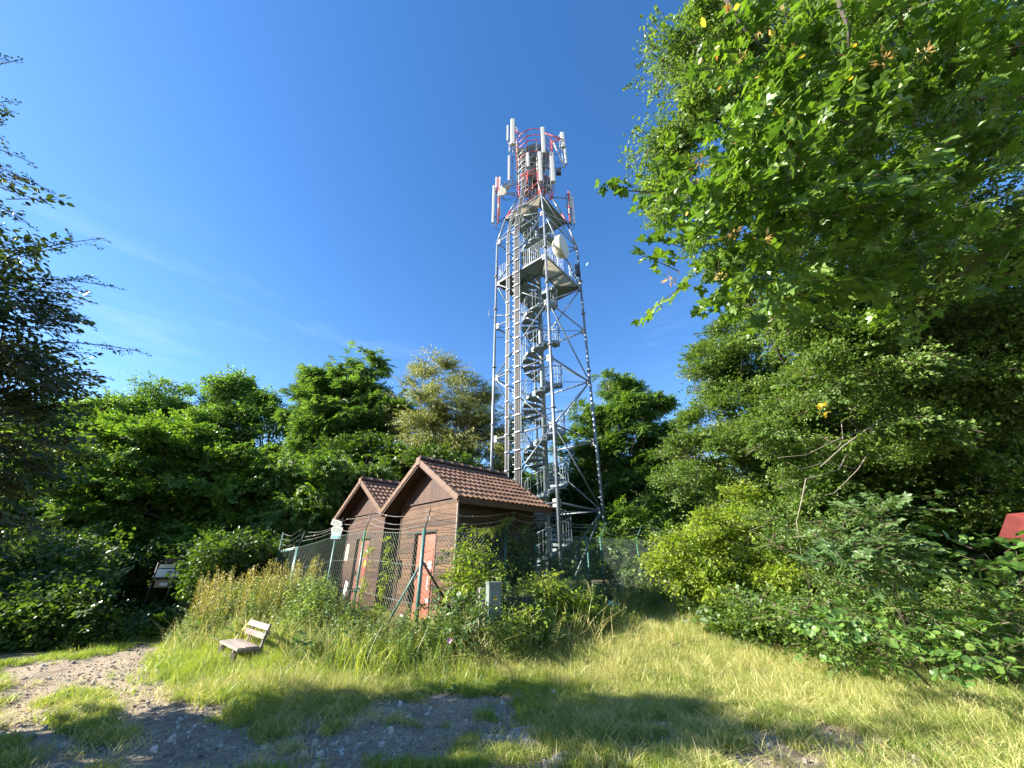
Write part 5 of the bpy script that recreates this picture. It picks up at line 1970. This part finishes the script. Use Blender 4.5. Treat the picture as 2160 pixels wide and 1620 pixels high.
# near big leaved maple
mt = tree('maple_tree', 'near maple with large bright lobed leaves and seed bunches, top right', 'tree', (10.5, 5.5), px_blobs([(1480, 390, 60), (1500, 530, 60), (1600, 470, 90), (1560, 330, 80), (1680, 250, 100), (1720, 420, 110), (1640, 600, 80), (1780, 150, 110), (1850, 330, 110), (1620, 100, 70), (1900, 90, 90), (1470, 600, 35), (1820, 520, 90), (1950, 220, 100), (2050, 420, 100), (2000, 80, 100), (1980, 620, 90), (1700, 620, 70)], depth=4.0), 'maple', 6, .42, .07, scale=(.7, 1.15), up=0, flat=.7, limb_every=0)
leaf_me = []
for i in range(3):
    lv, lf = leaf_base('maple')
    me_ = bpy.data.meshes.new('maple_leaf')
    rng = np.random.default_rng(i)
    me_.from_pydata((lv * np.array([1, 1 + .1 * i, 1.5 + i]) * .175).tolist(), [], lf)
    me_.materials.append(L['maple'])
    at = me_.attributes.new('var', 'FLOAT', 'POINT')
    at.data.foreach_set('value', [.3 + .25 * i] * len(lv))
    leaf_me.append(me_)


def put_leaf(p, parent, me_=None, s=1.0, rot=None, name='leaf'):
    ob = link(name, me_ or random.choice(leaf_me))
    ob.location = p
    ob.rotation_euler = rot or (random.gauss(0, .45), random.gauss(.35, .4), random.uniform(-3.14, 3.14))
    ob.scale = (s, s, s)
    return pin(ob, parent)


for (px, py, sx, sy, d, n_) in ((1500, 420, 90, 90, 3.7, 60), (1620, 300, 120, 90, 3.6, 60), (1700, 480, 120, 90, 3.8, 50), (1800, 150, 130, 80, 3.5, 40), (1520, 600, 60, 60, 3.8, 25)):
    for _ in range(n_):
        put_leaf(PD(random.gauss(px, sx * .6), random.gauss(py, sy * .6), d + random.uniform(-.3, .4)), mt, None, random.uniform(.7, 1.15))
# the bough that reaches out to the left, leaf by leaf
bp = [PD(x, y, 3.9) for x, y in ((1640, 380), (1540, 385), (1440, 395), (1370, 405), (1320, 402), (1275, 390))]
pin(MB().tube(bp, [.016, .013, .010, .007, .005, .003], 6).build('bough', M['bark'], None, True), mt)
for i in range(26):
    t = random.uniform(.25, 1)
    k = min(4, int(t * 5))
    p = bp[k].lerp(bp[k + 1], t * 5 - k) + Vector((random.gauss(0, .05), random.gauss(0, .06), random.gauss(-.02, .06)))
    put_leaf(p, mt, None, random.uniform(.55, .85))
for (x, y) in ((1262, 382), (1270, 392), (1290, 380), (1306, 398), (1300, 376), (1325, 388)):
    put_leaf(PD(x, y, 3.9), mt, None, .75)
# dark boughs seen between the leaves
for pts in ([(2160, 205), (2000, 208), (1900, 212), (1800, 235), (1740, 245)], [(1700, 385), (1640, 340), (1590, 325), (1530, 312)], [(1520, -20), (1570, 60), (1620, 110)],
            [(1680, 470), (1620, 480), (1560, 500)], [(1760, -20), (1790, 60), (1790, 110)]):
    pp = [PD(x, y, 4.6) for x, y in pts]
    pin(MB().tube(pp, [.028 - .02 * i / (len(pp) - 1) for i in range(len(pp))], 6).build('bough', M['bark'], None, True), mt)
# seed bunches and dry leaves
sam = []
for i in range(2):
    sam.append(make_spray(f'seed_bunch{i}', 'lance', 16, .06, .055, L['samara'], 'ball', 200 + i, twig=False))
for (x, y, d, s) in ((1415, 582, 3.8, 1.3), (1482, 330, 3.7, 1.2), (1500, 342, 3.7, 1), (1608, 500, 3.6, 1.3), (1545, 490, 3.7, 1), (1520, 582, 3.8, .9), (1560, 300, 3.7, .8), (1860, 120, 3.5, 1.4), (1950, 110, 3.5, 1), (1560, 120, 3.9, .9), (1600, 60, 3.9, .9)):
    ob = link('seed_bunch', random.choice(sam))
    ob.location = PD(x, y, d)
    ob.rotation_euler = (3.14, random.gauss(0, .3), random.uniform(0, 6))
    ob.scale = (s, s, s)
    pin(ob, mt)
dl = []
for i, key_ in enumerate(('dead', 'yleaf', 'samara')):
    lv, lf = leaf_base('oval')
    me_ = bpy.data.meshes.new('dry_leaf')
    me_.from_pydata((lv * .10).tolist(), [], lf)
    me_.materials.append(L[key_])
    at = me_.attributes.new('var', 'FLOAT', 'POINT')
    at.data.foreach_set('value', [.5] * len(lv))
    dl.append(me_)
for _ in range(48):
    x, y = random.gauss(1640, 120), abs(random.gauss(0, 260))
    put_leaf(PD(x, y, random.uniform(3.5, 4.2)), mt, random.choice(dl), random.uniform(.5, 1.0), name='dry_leaf')

# sapling maple and round leaved bush at lower right
tree('maple_sapling', 'small sapling with pale lobed leaves before the dark thicket', 'tree', (6.2, 7.0), px_blobs([(1800, 1150, 42), (1860, 1090, 38), (1780, 1190, 30), (1840, 1180, 40), (1900, 1130, 28), (1730, 1130, 22), (1870, 1190, 28)], 5.2), 'sap', 13, .30, .02, flat=.8)
tree('hazel_shrub', 'low shrub with large round yellow green leaves at lower right', 'shrub', (5.6, 6.2), px_blobs([(1800, 1300, 32), (1870, 1330, 36), (1920, 1360, 30), (1760, 1330, 28), (1840, 1370, 25), (1700, 1300, 25), (1780, 1390, 22), (1950, 1300, 30)], 5.2), 'round', 10, .32, .012, limb_every=3, scale=(.55, .95))
tree('hazel_shrub', 'leafy twig of round sunlit leaves under the red roof', 'shrub', (6.4, 5.4), px_blobs([(2040, 1195, 26), (2080, 1180, 26), (2120, 1170, 24), (2010, 1210, 20), (2150, 1200, 25)], 5.0), 'round', 9, .32, .02)
tree('field_maple_shrub', 'low dark green shrub line at the foot of the thicket, right foreground', 'shrub', (6.3, 7.0), px_blobs([(1700, 1300, 40), (1770, 1350, 42), (1850, 1375, 40), (1930, 1390, 42), (2010, 1370, 50), (2090, 1330, 55), (2150, 1280, 60), (1980, 1290, 55), (1880, 1290, 50)], 6.6), 'fmaple', 12, .34, .012, limbs=False, limb_every=3)
tree('leafy_shrub', 'leafy shrub rising from grass at the right edge', 'shrub', (5.9, 4.4), px_blobs([(2120, 1380, 40), (2150, 1330, 30), (2060, 1390, 25)], 4.4), 'round', 9, .3, .015, scale=(.5, .8))
# bright bramble thicket
tree('bramble_thicket', 'bright yellow green bramble thicket at the foot of the right trees', 'shrub', (4.8, 10.3), px_blobs([(1530, 1120, 60), (1470, 1150, 55), (1580, 1180, 65), (1510, 1220, 60), (1640, 1230, 60), (1440, 1210, 45), (1560, 1060, 40), (1420, 1170, 35), (1690, 1280, 50), (1620, 1130, 40)], 9.6), 'bramble', 14, .32, .02, limbs=False)
tree('bramble_thicket', 'darker green bramble bank right of the bright bramble', 'shrub', (5.6, 8.6), px_blobs([(1700, 1190, 60), (1760, 1280, 60), (1660, 1100, 50), (1820, 1300, 60), (1720, 1330, 40), (1600, 1290, 40)], 7.4), 'fmaple', 12, .34, .02, limbs=False)

# grey dead branches hanging in the right thicket
db = empty('dead_branch', tuple(P(1900, 860, 7.4)), 'bare grey dead branches hanging down in the right thicket', 'branch')
for pts in ([(2050, 770), (1960, 810), (1880, 870), (1830, 905), (1780, 940), (1730, 985)], [(1840, 900), (1835, 950), (1810, 990), (1760, 1040), (1740, 1045)], [(1790, 950), (1770, 990), (1700, 1010)], [(1880, 870), (1900, 900)], [(1830, 905), (1760, 930), (1700, 960), (1640, 965)],
            [(1775, 890), (1778, 930), (1765, 945)], [(1700, 1010), (1690, 1060), (1680, 1100), (1690, 1170)], [(1810, 990), (1740, 975), (1690, 990), (1660, 975)], [(1400, 0), (1370, 0)]):
    if pts[0][1] == 0:
        continue
    pp = [P(x, y, 7.2 - .1 * i) for i, (x, y) in enumerate(pts)]
    r0 = .022 if pts[0][0] == 2050 else .011
    pin(MB().tube(pp, [r0 * (1 - .75 * i / (len(pp) - 1)) for i in range(len(pp))], 6).build('twig', M['bark_pale'], None, True), db)
# withered yellow leaves on it
yl = bpy.data.meshes.new('yellow_leaf')
lv, lf = leaf_base('maple')
yl.from_pydata((lv * .16).tolist(), [], lf)
yl.materials.append(L['yleaf'])
yc = empty('yellow_leaf_cluster', tuple(P(1737, 860, 6.6)), 'bunch of bright yellow withered leaves in the right thicket', 'leaves')
for i in range(11):
    put_leaf(P(1737 + random.gauss(0, 8), 862 + random.gauss(0, 11), 6.6 + random.gauss(0, .06)), yc, yl, random.uniform(.5, .85))
for (x, y, lab) in ((2090, 1584, 'large yellow fallen leaf on the grass at lower right'), (1566, 1576, 'narrow yellow fallen leaf at the edge of the shade')):
    gx_, gy_ = ground_px(x, y)
    ob = link('fallen_leaf', yl)
    ob.location = (gx_, gy_, g1(gx_, gy_) + .06)
    ob.rotation_euler = (.15, -.1, .8)
    ob.scale = (.75, .75, .75) if x > 2000 else (.5, .25, .5)
    tag(ob, lab, 'leaf')
# tissue and mallow flower
gx_, gy_ = ground_px(1168, 1472)
mb = MB()
mb.add([(-.05, 0, .02), (.0, .03, .05), (.06, .01, .03), (.03, -.04, .015), (-.02, -.03, .04), (.01, 0, .06)], [(0, 4, 5), (0, 5, 1), (1, 5, 2), (2, 5, 3), (3, 5, 4)])
ob = mb.build('paper_tissue', M['paper'], None)
ob.location = (gx_, gy_, g1(gx_, gy_) + .03)
tag(ob, 'crumpled white paper tissue lying in the shaded grass', 'tissue')
p_ = P(948, 1350, 6.9)
fl = empty('mallow_flower', (p_.x, p_.y, g1(p_.x, p_.y)), 'single pink mallow flower on a stem in the grass', 'flower')
mb = MB()
for k in range(5):
    a_ = k * 1.2566
    c, s = math.cos(a_), math.sin(a_)
    c2_, s2_ = math.cos(a_ + .5), math.sin(a_ + .5)
    c3_, s3_ = math.cos(a_ - .5), math.sin(a_ - .5)
    mb.add([tuple(p_), (p_.x + .035 * c3_, p_.y - .02, p_.z + .035 * s3_), (p_.x + .045 * c, p_.y - .025, p_.z + .045 * s), (p_.x + .035 * c2_, p_.y - .02, p_.z + .035 * s2_)], [(0, 1, 2, 3)])
pin(mb.build('petals', M['pink'], None), fl)
pin(MB().tube([(p_.x, p_.y, g1(p_.x, p_.y)), tuple(p_)], .004, 5).build('stem', L['nettle'], None), fl)

# near hornbeam at the left edge
hb_blobs = px_blobs([(-120, 640, 130, 5.0), (-40, 540, 55, 4.6), (40, 640, 75, 4.8), (30, 720, 75, 5.0), (-60, 760, 110, 5.2), (60, 800, 55, 5.4), (30, 850, 55, 5.0), (-60, 900, 110, 5), (-60, 440, 45, 4.5), (-200, 500, 95, 5), (-120, 330, 35, 4.5), (-30, 960, 80, 4.8), (-60, 1080, 90, 4.8), (-50, 1200, 80, 4.6)], depth=5)
hb = tree('hornbeam_tree', 'dark hornbeam reaching in from the left edge with long leafy twigs', 'tree', (-8.2, 4.2), hb_blobs, 'hornbeam', 13, .42, .16, flat=.8, up=0)
tips = [((-80, 330), (103, 402)), ((-60, 300), (70, 345)), ((-60, 420), (68, 480)), ((-40, 560), (222, 502)), ((-20, 590), (246, 606)), ((0, 620), (200, 640)), ((0, 690), (165, 675)), ((0, 730), (298, 742)), ((20, 800), (222, 795)),
        ((-60, 150), (38, 127)), ((-60, 240), (20, 212)), ((-60, 280), (14, 262)), ((-20, 560), (130, 520)), ((-20, 640), (190, 580)), ((0, 780), (180, 830)), ((-80, 500), (60, 540)), ((-60, 370), (60, 385)), ((20, 700), (150, 700)), ((20, 760), (170, 880))]
pts, rot, scl = [], [], []
for (a_, b_) in tips:
    p0, p1 = PD(*a_, 4.6), PD(*b_, 4.6)
    d_ = p1 - p0
    l_ = d_.length
    path = bez(p0, p1, .05, 8, .03)
    pin(MB().tube(path, [.009 - .0008 * i for i in range(8)], 4).build('twig', M['bark'], None, True), hb)
    nsp = int(l_ / .12)
    for k in range(nsp):
        t = (k + .5) / nsp
        pos = p0.lerp(p1, t) + Vector((0, 0, .05 * l_ * math.sin(math.pi * t)))
        yaw = math.atan2(d_.y, d_.x) + (random.gauss(0, .55) if t < .85 else random.gauss(0, .15))
        pts.append(pos)
        rot.append((random.gauss(0, .3), -math.asin(max(-1, min(1, d_.z / l_))) * .8 + random.gauss(.1, .2), yaw))
        scl.append(.75 - .4 * t)
ob = scatter('twig_leaves', SPR['hornbeam'], np.array([tuple(p) for p in pts]), np.array(rot), np.array(scl), parent=hb)
ob['kind'] = 'stuff'

# trees left and behind the camera that shade the clearing (outside the frame)
for (x, y, h, r_, lab) in ((-10.5, 2.3, 5.6, 1.9, 'bushy tree out of sight left of the clearing, nearest one'), (-10.8, -2.0, 5.9, 2.2, 'bushy tree out of sight behind the viewer on the left'),
                           (-10.5, -6.5, 7.5, 2.4, 'bushy tree out of sight farthest behind the viewer'), (-17.5, 9.6, 4.8, 2.0, 'bushy tree out of sight where the path leaves at the left')):
    bl = [(Vector((x, y, h - r_)), r_), (Vector((x + .6, y + 1.0, h - r_ - .9)), r_ * .8), (Vector((x - .3, y - 1.2, h - r_ - .6)), r_ * .85), (Vector((x + .2, y, 1.6)), 1.4)]
    tree('bushy_tree', lab, 'tree', (x, y), bl, 'dark', 15, .7, .13, 'trees round the clearing')

# far woods closing the view
n = 13000
ang = RNG.uniform(R(0), R(180), n)
rad = RNG.uniform(30, 48, n)
x = rad * np.cos(ang) * 1.1
y = 4 + rad * np.sin(ang)
hmax = 7.5 + 3.0 * vnoise(ang * 12, rad * 0, 1.0, 77)
z = gh(x, y) + RNG.random(n) ** .8 * hmax
ob = scatter('far_woods', SPR['dark'], np.stack([x, y, z], 1), np.stack([RNG.normal(0, .4, n), RNG.normal(0, .4, n), RNG.uniform(0, 6.28, n)], 1), RNG.uniform(1.6, 3.0, n))
tag(ob, 'dark woodland closing the view beyond the clearing', None, None, 'stuff')
# low shaded undergrowth along the tree line
n = 9000
t = RNG.random(n)
x = np.where(t < .5, RNG.uniform(-17, -7, n), RNG.uniform(4, 15, n))
y = np.where(t < .5, 10.0 + np.abs(x + 11) * .22 + np.maximum(0, x + 9.5) * 1.6 + RNG.exponential(1.6, n), 7.0 + np.abs(x - 6) * .3 + RNG.exponential(1.8, n))
k = (x < 0) | (y > 8.2 - .35 * (x - 4))
x, y = x[k], y[k]
n = len(x)
ob = scatter('undergrowth', SPR['dark'], np.stack([x, y, gh(x, y) + RNG.random(n) * np.clip(.5 + (y - 9.8) * .8, .4, 2.4) * np.where((np.abs(x * 13.2 / y + 11.2) < 1.3) & (y < 13.4), .12, 1)], 1), np.stack([RNG.normal(0, .4, n), RNG.normal(-.2, .4, n), RNG.uniform(0, 6.28, n)], 1), RNG.uniform(.5, 1.0, n))
tag(ob, 'shaded leafy undergrowth at the foot of the trees', None, None, 'stuff')

# ------------------------------------------------------------------ weeds
WEED = np.array([(-7.2, 9.6), (-6.4, 8.9), (-5.5, 8.75), (-4.75, 8.35), (-4.0, 7.75), (-3.2, 7.35), (-2.2, 7.1), (-1.2, 7.05), (-.3, 7.25), (.6, 7.55), (1.6, 8.5), (2.5, 10.0), (3.7, 11.6), (4.9, 13.4), (5.6, 15),
                 (4.6, 15), (2.7, 12.7), (.2, 10.2), (-1.7, 8.45), (-4.2, 10.4), (-8.5, 14.3), (-10, 13.6), (-8.6, 11.2)])


def sample_poly(poly, n):
    lo, hi = poly.min(0), poly.max(0)
    x = RNG.uniform(lo[0], hi[0], n)
    y = RNG.uniform(lo[1], hi[1], n)
    k = inside(poly, x, y)
    return x[k], y[k]


x, y = sample_poly(WEED, 20000)
ed = edge_dist(WEED, x, y)
hgt = .38 + 1.05 * sstep(0, 1.5, ed) + (vnoise(x, y, .55, 81) - .5) * .75 + RNG.normal(0, .1, len(x))
hgt = hgt * np.where(x > -1.0, 1.0, 1.0) * np.where((x > -2.6) & (x < -.9), .85, 1)
# the bench stays free
bd = np.array([-4.75, 7.75])
k = (vnoise(x, y, .35, 83) > .28) & ~((np.abs((x + 4.7) * .735 - (y - 7.8) * .677) < .72) & (((x + 4.7) * .677 + (y - 7.8) * .735) < .42))
x, y, hgt = x[k], y[k], hgt[k]
n = len(x)
ob = scatter('nettle_weeds', SPR['nettle'], np.stack([x, y, gh(x, y) - .03], 1), np.stack([RNG.normal(0, .14, n), RNG.normal(0, .14, n), RNG.uniform(0, 6.28, n)], 1), np.clip(hgt, .3, 1.5))
tag(ob, 'dense green nettles and weeds in front of the fence', None, None, 'stuff')
for nm_, key_, cnt, z0_, s0_, s1_, lab in (('weed_grass', 'dry', 380, 0, 1.2, 2.3, 'tall pale grass mixed through the weeds by the fence'), ('weed_meadow', 'meadow', 420, 0, 1.2, 2.4, 'long green grass mixed through the weeds by the fence'),
                                           ('weed_brambles', 'vine', 1500, .1, .5, 1.1, 'bramble shoots mixed through the weeds by the fence'), ('weed_seed_heads', 'seed', 130, 0, .6, 1.1, 'scattered dry seed heads standing among the weeds')):
    xs, ys = sample_poly(WEED, cnt * 3)
    e_ = edge_dist(WEED, xs, ys)
    kk = (vnoise(xs, ys, .5, hash(key_) % 97 if False else cnt % 97) > .5) & ~((np.abs((xs + 4.7) * .735 - (ys - 7.8) * .677) < .72) & (((xs + 4.7) * .677 + (ys - 7.8) * .735) < .5))
    xs, ys, e_ = xs[kk], ys[kk], e_[kk]
    m_n = len(xs)
    if key_ == 'vine' and 'vine' not in SPR:
        SPR['vine'] = [make_spray(f'vine_spray{i}', 'oval', 12, .30, .085, L['sap'], 'flat', i + 300, .2, spread=1.2) for i in range(3)]
    o_ = scatter(nm_, SPR[key_], np.stack([xs, ys, gh(xs, ys) + z0_ + (RNG.random(m_n) * (.3 + .6 * sstep(0, 1.4, e_)) if z0_ else 0)], 1),
                 np.stack([RNG.normal(0, .2, m_n), RNG.normal(-.25 if z0_ else 0, .25, m_n), RNG.uniform(0, 6.28, m_n)], 1), RNG.uniform(s0_, s1_, m_n))
    tag(o_, lab, None, None, 'stuff')
# dry dock stems at the left of the weeds
LW = np.array([(-7.6, 10.2), (-6.2, 9.0), (-4.6, 8.9), (-4.2, 9.8), (-6.0, 11.6), (-8.2, 12.2)])
x, y = sample_poly(LW, 300)
n = len(x)
ob = scatter('dock_stems', SPR['seed'], np.stack([x, y, gh(x, y)], 1), np.stack([RNG.normal(0, .08, n), RNG.normal(0, .08, n), RNG.uniform(0, 6.28, n)], 1), RNG.uniform(.9, 1.55, n))
tag(ob, 'tall yellow brown seed stems rising from the weeds behind the bench', None, None, 'stuff')
# creepers on the fence
root = None
pts, rot, scl = [], [], []
for i in range(len(right_pts) - 2):
    a_, b_ = right_pts[i], right_pts[i + 1]
    for _ in range(150 if i < 3 else 70):
        t = RNG.random()
        x_, y_ = a_[0] + (b_[0] - a_[0]) * t, a_[1] + (b_[1] - a_[1]) * t
        zmax = 1.0 + 1.2 * float(vnoise([x_], [y_], .55, 91)[0])
        if i == 0 and t < .35:
            zmax = .9
        pts.append((x_ + RNG.normal(0, .07), y_ + RNG.normal(0, .07), g1(x_, y_) + RNG.random() * zmax))
        rot.append((RNG.normal(0, .5), RNG.normal(.3, .5), RNG.uniform(0, 6.28)))
        scl.append(RNG.uniform(.7, 1.2))
vr = empty('climbing_vine', (right_pts[1][0], right_pts[1][1], g1(*right_pts[1])), 'leafy vine climbing the fence right of the nearer shed', 'vine')
ob = scatter('foliage', SPR['vine'], np.array(pts), np.array(rot), np.array(scl), parent=vr)
ob['kind'] = 'stuff'
# vine along the barbed wire
pts, rot, scl = [], [], []
for _ in range(80):
    t = RNG.random()
    x_ = right_pts[0][0] + (right_pts[1][0] - right_pts[0][0]) * (.45 + .55 * t) + .15
    y_ = right_pts[0][1] + (right_pts[1][1] - right_pts[0][1]) * (.45 + .55 * t)
    pts.append((x_ + RNG.normal(0, .03), y_ + RNG.normal(0, .03), g1(x_, y_) + FH + .25 * sstep(0, 1, t) - .15 * math.sin(t * 3.1) + RNG.normal(0, .04)))
    rot.append((RNG.normal(0, .5), RNG.normal(.5, .5), RNG.uniform(0, 6.28)))
    scl.append(RNG.uniform(.25, .4))
ob = scatter('foliage', SPR['bramble'], np.array(pts), np.array(rot), np.array(scl), parent=vr)
ob['kind'] = 'stuff'
# ivy stems on the fence between the sheds
pts, rot, scl = [], [], []
for (sx_, zt) in ((1.15, 1.9), (1.35, 1.5), (2.0, 1.7), (2.15, 2.1)):
    for _ in range(26):
        z_ = RNG.random() * zt
        s_ = sx_ + .12 * math.sin(z_ * 4) + RNG.normal(0, .05)
        x_, y_ = -1.74 - .73 * s_, 8.15 + .68 * s_
        pts.append((x_, y_ - .03, g1(x_, y_) + z_))
        rot.append((RNG.normal(0, .5), RNG.normal(.3, .5), RNG.uniform(0, 6.28)))
        scl.append(RNG.uniform(.35, .6))
v2 = empty('climbing_vine', (-2.9, 9.2, g1(-2.9, 9.2)), 'thin vines climbing the mesh left of the corner post', 'vine')
ob = scatter('foliage', SPR['bramble'], np.array(pts), np.array(rot), np.array(scl), parent=v2)
ob['kind'] = 'stuff'
# leafy bushes before the fence, right of the corner post
for (bl, base, lab) in (([(1000, 1180, 30), (985, 1225, 32), (1020, 1210, 22)], (-.75, 8.6), 'leafy bush against the near corner of the shed behind the fence'),
                        ([(1140, 1230, 26), (1165, 1270, 36), (1130, 1290, 30), (1200, 1290, 32), (1180, 1320, 30)], (.75, 9.0), 'dark leafy bush in front of the tower foot'),
                        ([(1240, 1290, 32), (1290, 1320, 28), (1215, 1330, 30)], (1.9, 9.6), 'low green bush before the concrete block'),
                        ([(1001, 1285, 26), (985, 1320, 26), (1020, 1335, 22)], (-.7, 7.55), 'leafy weeds bush directly left of the grey cabinet'),
                        ([(1082, 1330, 20), (1110, 1320, 22), (1100, 1290, 14)], (.15, 7.8), 'sparse bush in front of the mossy concrete boxes')):
    tree('leafy_shrub', lab, 'shrub', base, px_blobs(bl, base[1]), 'bramble' if bl[0][0] != 1001 else 'vine', 13, .3, .015, limbs=False)

# ------------------------------------------------------------------ grass
def grass(name, key, n, box, dens, smin, smax, lab, lean=.12):
    x = RNG.uniform(box[0], box[1], n)
    y = RNG.uniform(box[2], box[3], n)
    k = RNG.random(n) < dens(x, y)
    x, y = x[k], y[k]
    m = len(x)
    z = gh(x, y) - .01
    ob = scatter(name, SPR[key], np.stack([x, y, z], 1), np.stack([RNG.normal(0, lean, m), RNG.normal(0, lean, m), RNG.uniform(0, 6.28, m)], 1), smin + (smax - smin) * RNG.random(m) * (.6 + .8 * vnoise(x, y, .8, 17)))
    tag(ob, lab, None, None, 'stuff')
    return ob


def fade(x, y):
    r_ = np.hypot(x, y)
    infr = (np.abs(x) < y * 1.35 + 1.0)
    return infr * np.clip(1.25 - r_ / 22, .25, 1)


def g_lawn(x, y):
    return (1 - gravel_mask(x, y)) * fade(x, y) * np.clip(1.2 - (y - 4) / 8, .2, 1) * sstep(-.3, .35, vnoise(x, y, .4, 7) - .15) * (1 - .45 * sstep(.2, 2.0, x) * sstep(.3, .6, vnoise(x, y, .5, 8)))


def tall(x, y):   # how far up the bank: taller grass near weeds and on the right
    d = np.where(inside(WEED, x, y), 0, edge_dist(WEED, x, y))
    return np.maximum(np.maximum(sstep(1.9, .2, d), sstep(2.2, 5.0, x) * sstep(3.9, 5.5, y)), sstep(7.2, 9.5, y) * sstep(-7.5, -5.5, x))


def g_meadow(x, y):
    return (1 - gravel_mask(x, y)) * sstep(.05, .9, gravel_out(x, y)) * tall(x, y) * (.35 + .65 * vnoise(x, y, .9, 13)) * fade(x, y)


def g_dry(x, y):
    dry = sstep(.42, .7, vnoise(x, y, 1.1, 19) * .75 + .35 * sstep(-1.0, 2.5, x) * sstep(6.2, 7.5, y) + .12 * sstep(-4.5, -3, x))
    return (1 - gravel_mask(x, y)) * sstep(.05, 1.1, gravel_out(x, y)) * np.clip(tall(x, y) * 1.2 + .12, 0, 1) * dry * .95 * fade(x, y)


def g_drylow(x, y):
    dry = sstep(.30, .60, vnoise(x, y, .8, 29) * .8 + .35 * sstep(.2, 2.5, x))
    return (1 - gravel_mask(x, y) * .93) * dry * fade(x, y) * np.clip(1.3 - y / 12, .15, 1)


grass('lawn_grass', 'lawn', 60000, (-9.5, 6.5, 3.2, 11), g_lawn, .55, 1.5, 'short green grass patches over the clearing')
grass('meadow_grass', 'meadow', 26000, (-10, 8, 3.6, 15.5), g_meadow, .4, 1.0, 'taller green grass along the banks')
grass('dry_grass', 'dry', 24000, (-8, 8, 3.6, 15.5), g_dry, .35, .95, 'straw coloured dry grass on the sunny bank')
grass('dry_low_grass', 'drylow', 34000, (-9, 6.5, 3.2, 11), g_drylow, .6, 1.4, 'short withered grass between the green patches')
grass('low_herbs', 'herb', 3400, (-9, 7, 3.4, 13), lambda x, y: (1 - gravel_mask(x, y)) * sstep(.45, .7, vnoise(x, y, .5, 37)) * (.25 + .75 * tall(x, y)), .35, 1.0, 'low leafy herbs scattered in the grass')
grass('broad_herbs', 'broad', 900, (-6.5, 6, 3.8, 9.5), lambda x, y: (1 - gravel_mask(x, y)) * sstep(.6, .8, vnoise(x, y, .6, 47)) * (.3 + .7 * tall(x, y)), .3, .8, 'broad leaved plantain in the grass')
print('instances', STAT['inst'])

# grass and weeds grown up round the bench
n = 260
x = RNG.normal(-4.75, .55, n)
y = RNG.normal(7.62, .30, n)
k = ~((np.abs((x + 4.76) * .735 - (y - 7.98) * .677) < .56) & (np.abs((x + 4.76) * .677 + (y - 7.98) * .735) < .14))
x, y = x[k], y[k]
n = len(x)
ob = scatter('bench_grass', SPR['meadow'], np.stack([x, y, gh(x, y) - .01], 1), np.stack([RNG.normal(0, .15, n), RNG.normal(0, .15, n), RNG.uniform(0, 6.28, n)], 1), RNG.uniform(.5, 1.1, n))
tag(ob, 'long grass grown up round the legs of the bench', None, None, 'stuff')
# leaf litter and twigs
dlm = []
for i in range(3):
    lv, lf = leaf_base('oval')
    me_ = bpy.data.meshes.new('litter_leaf')
    me_.from_pydata((lv * np.array([1, 1, 1.6])).tolist(), [], lf)
    me_.materials.append(M['litter'])
    dlm.append(me_)
tw_ = MB().tube([(-.5, 0, 0), (.0, .06, .04), (.5, -.02, 0)], [.02, .016, .008], 4).mesh('litter_twig', M['litter'])
dlm.append(tw_)
n = 2600
x = RNG.uniform(-8, 6, n)
y = RNG.uniform(3.2, 9, n)
idx = RNG.choice(4, n, p=[.3, .3, .3, .1])
sc = np.where(idx == 3, RNG.uniform(.08, .25, n), RNG.uniform(.02, .055, n))
ob = scatter('leaf_litter', dlm, np.stack([x, y, gh(x, y) + .004], 1), np.stack([RNG.normal(0, .3, n), RNG.normal(0, .3, n), RNG.uniform(0, 6.28, n)], 1), sc, idx)
tag(ob, 'dry leaf litter and twigs strewn over the clearing', None, None, 'stuff')
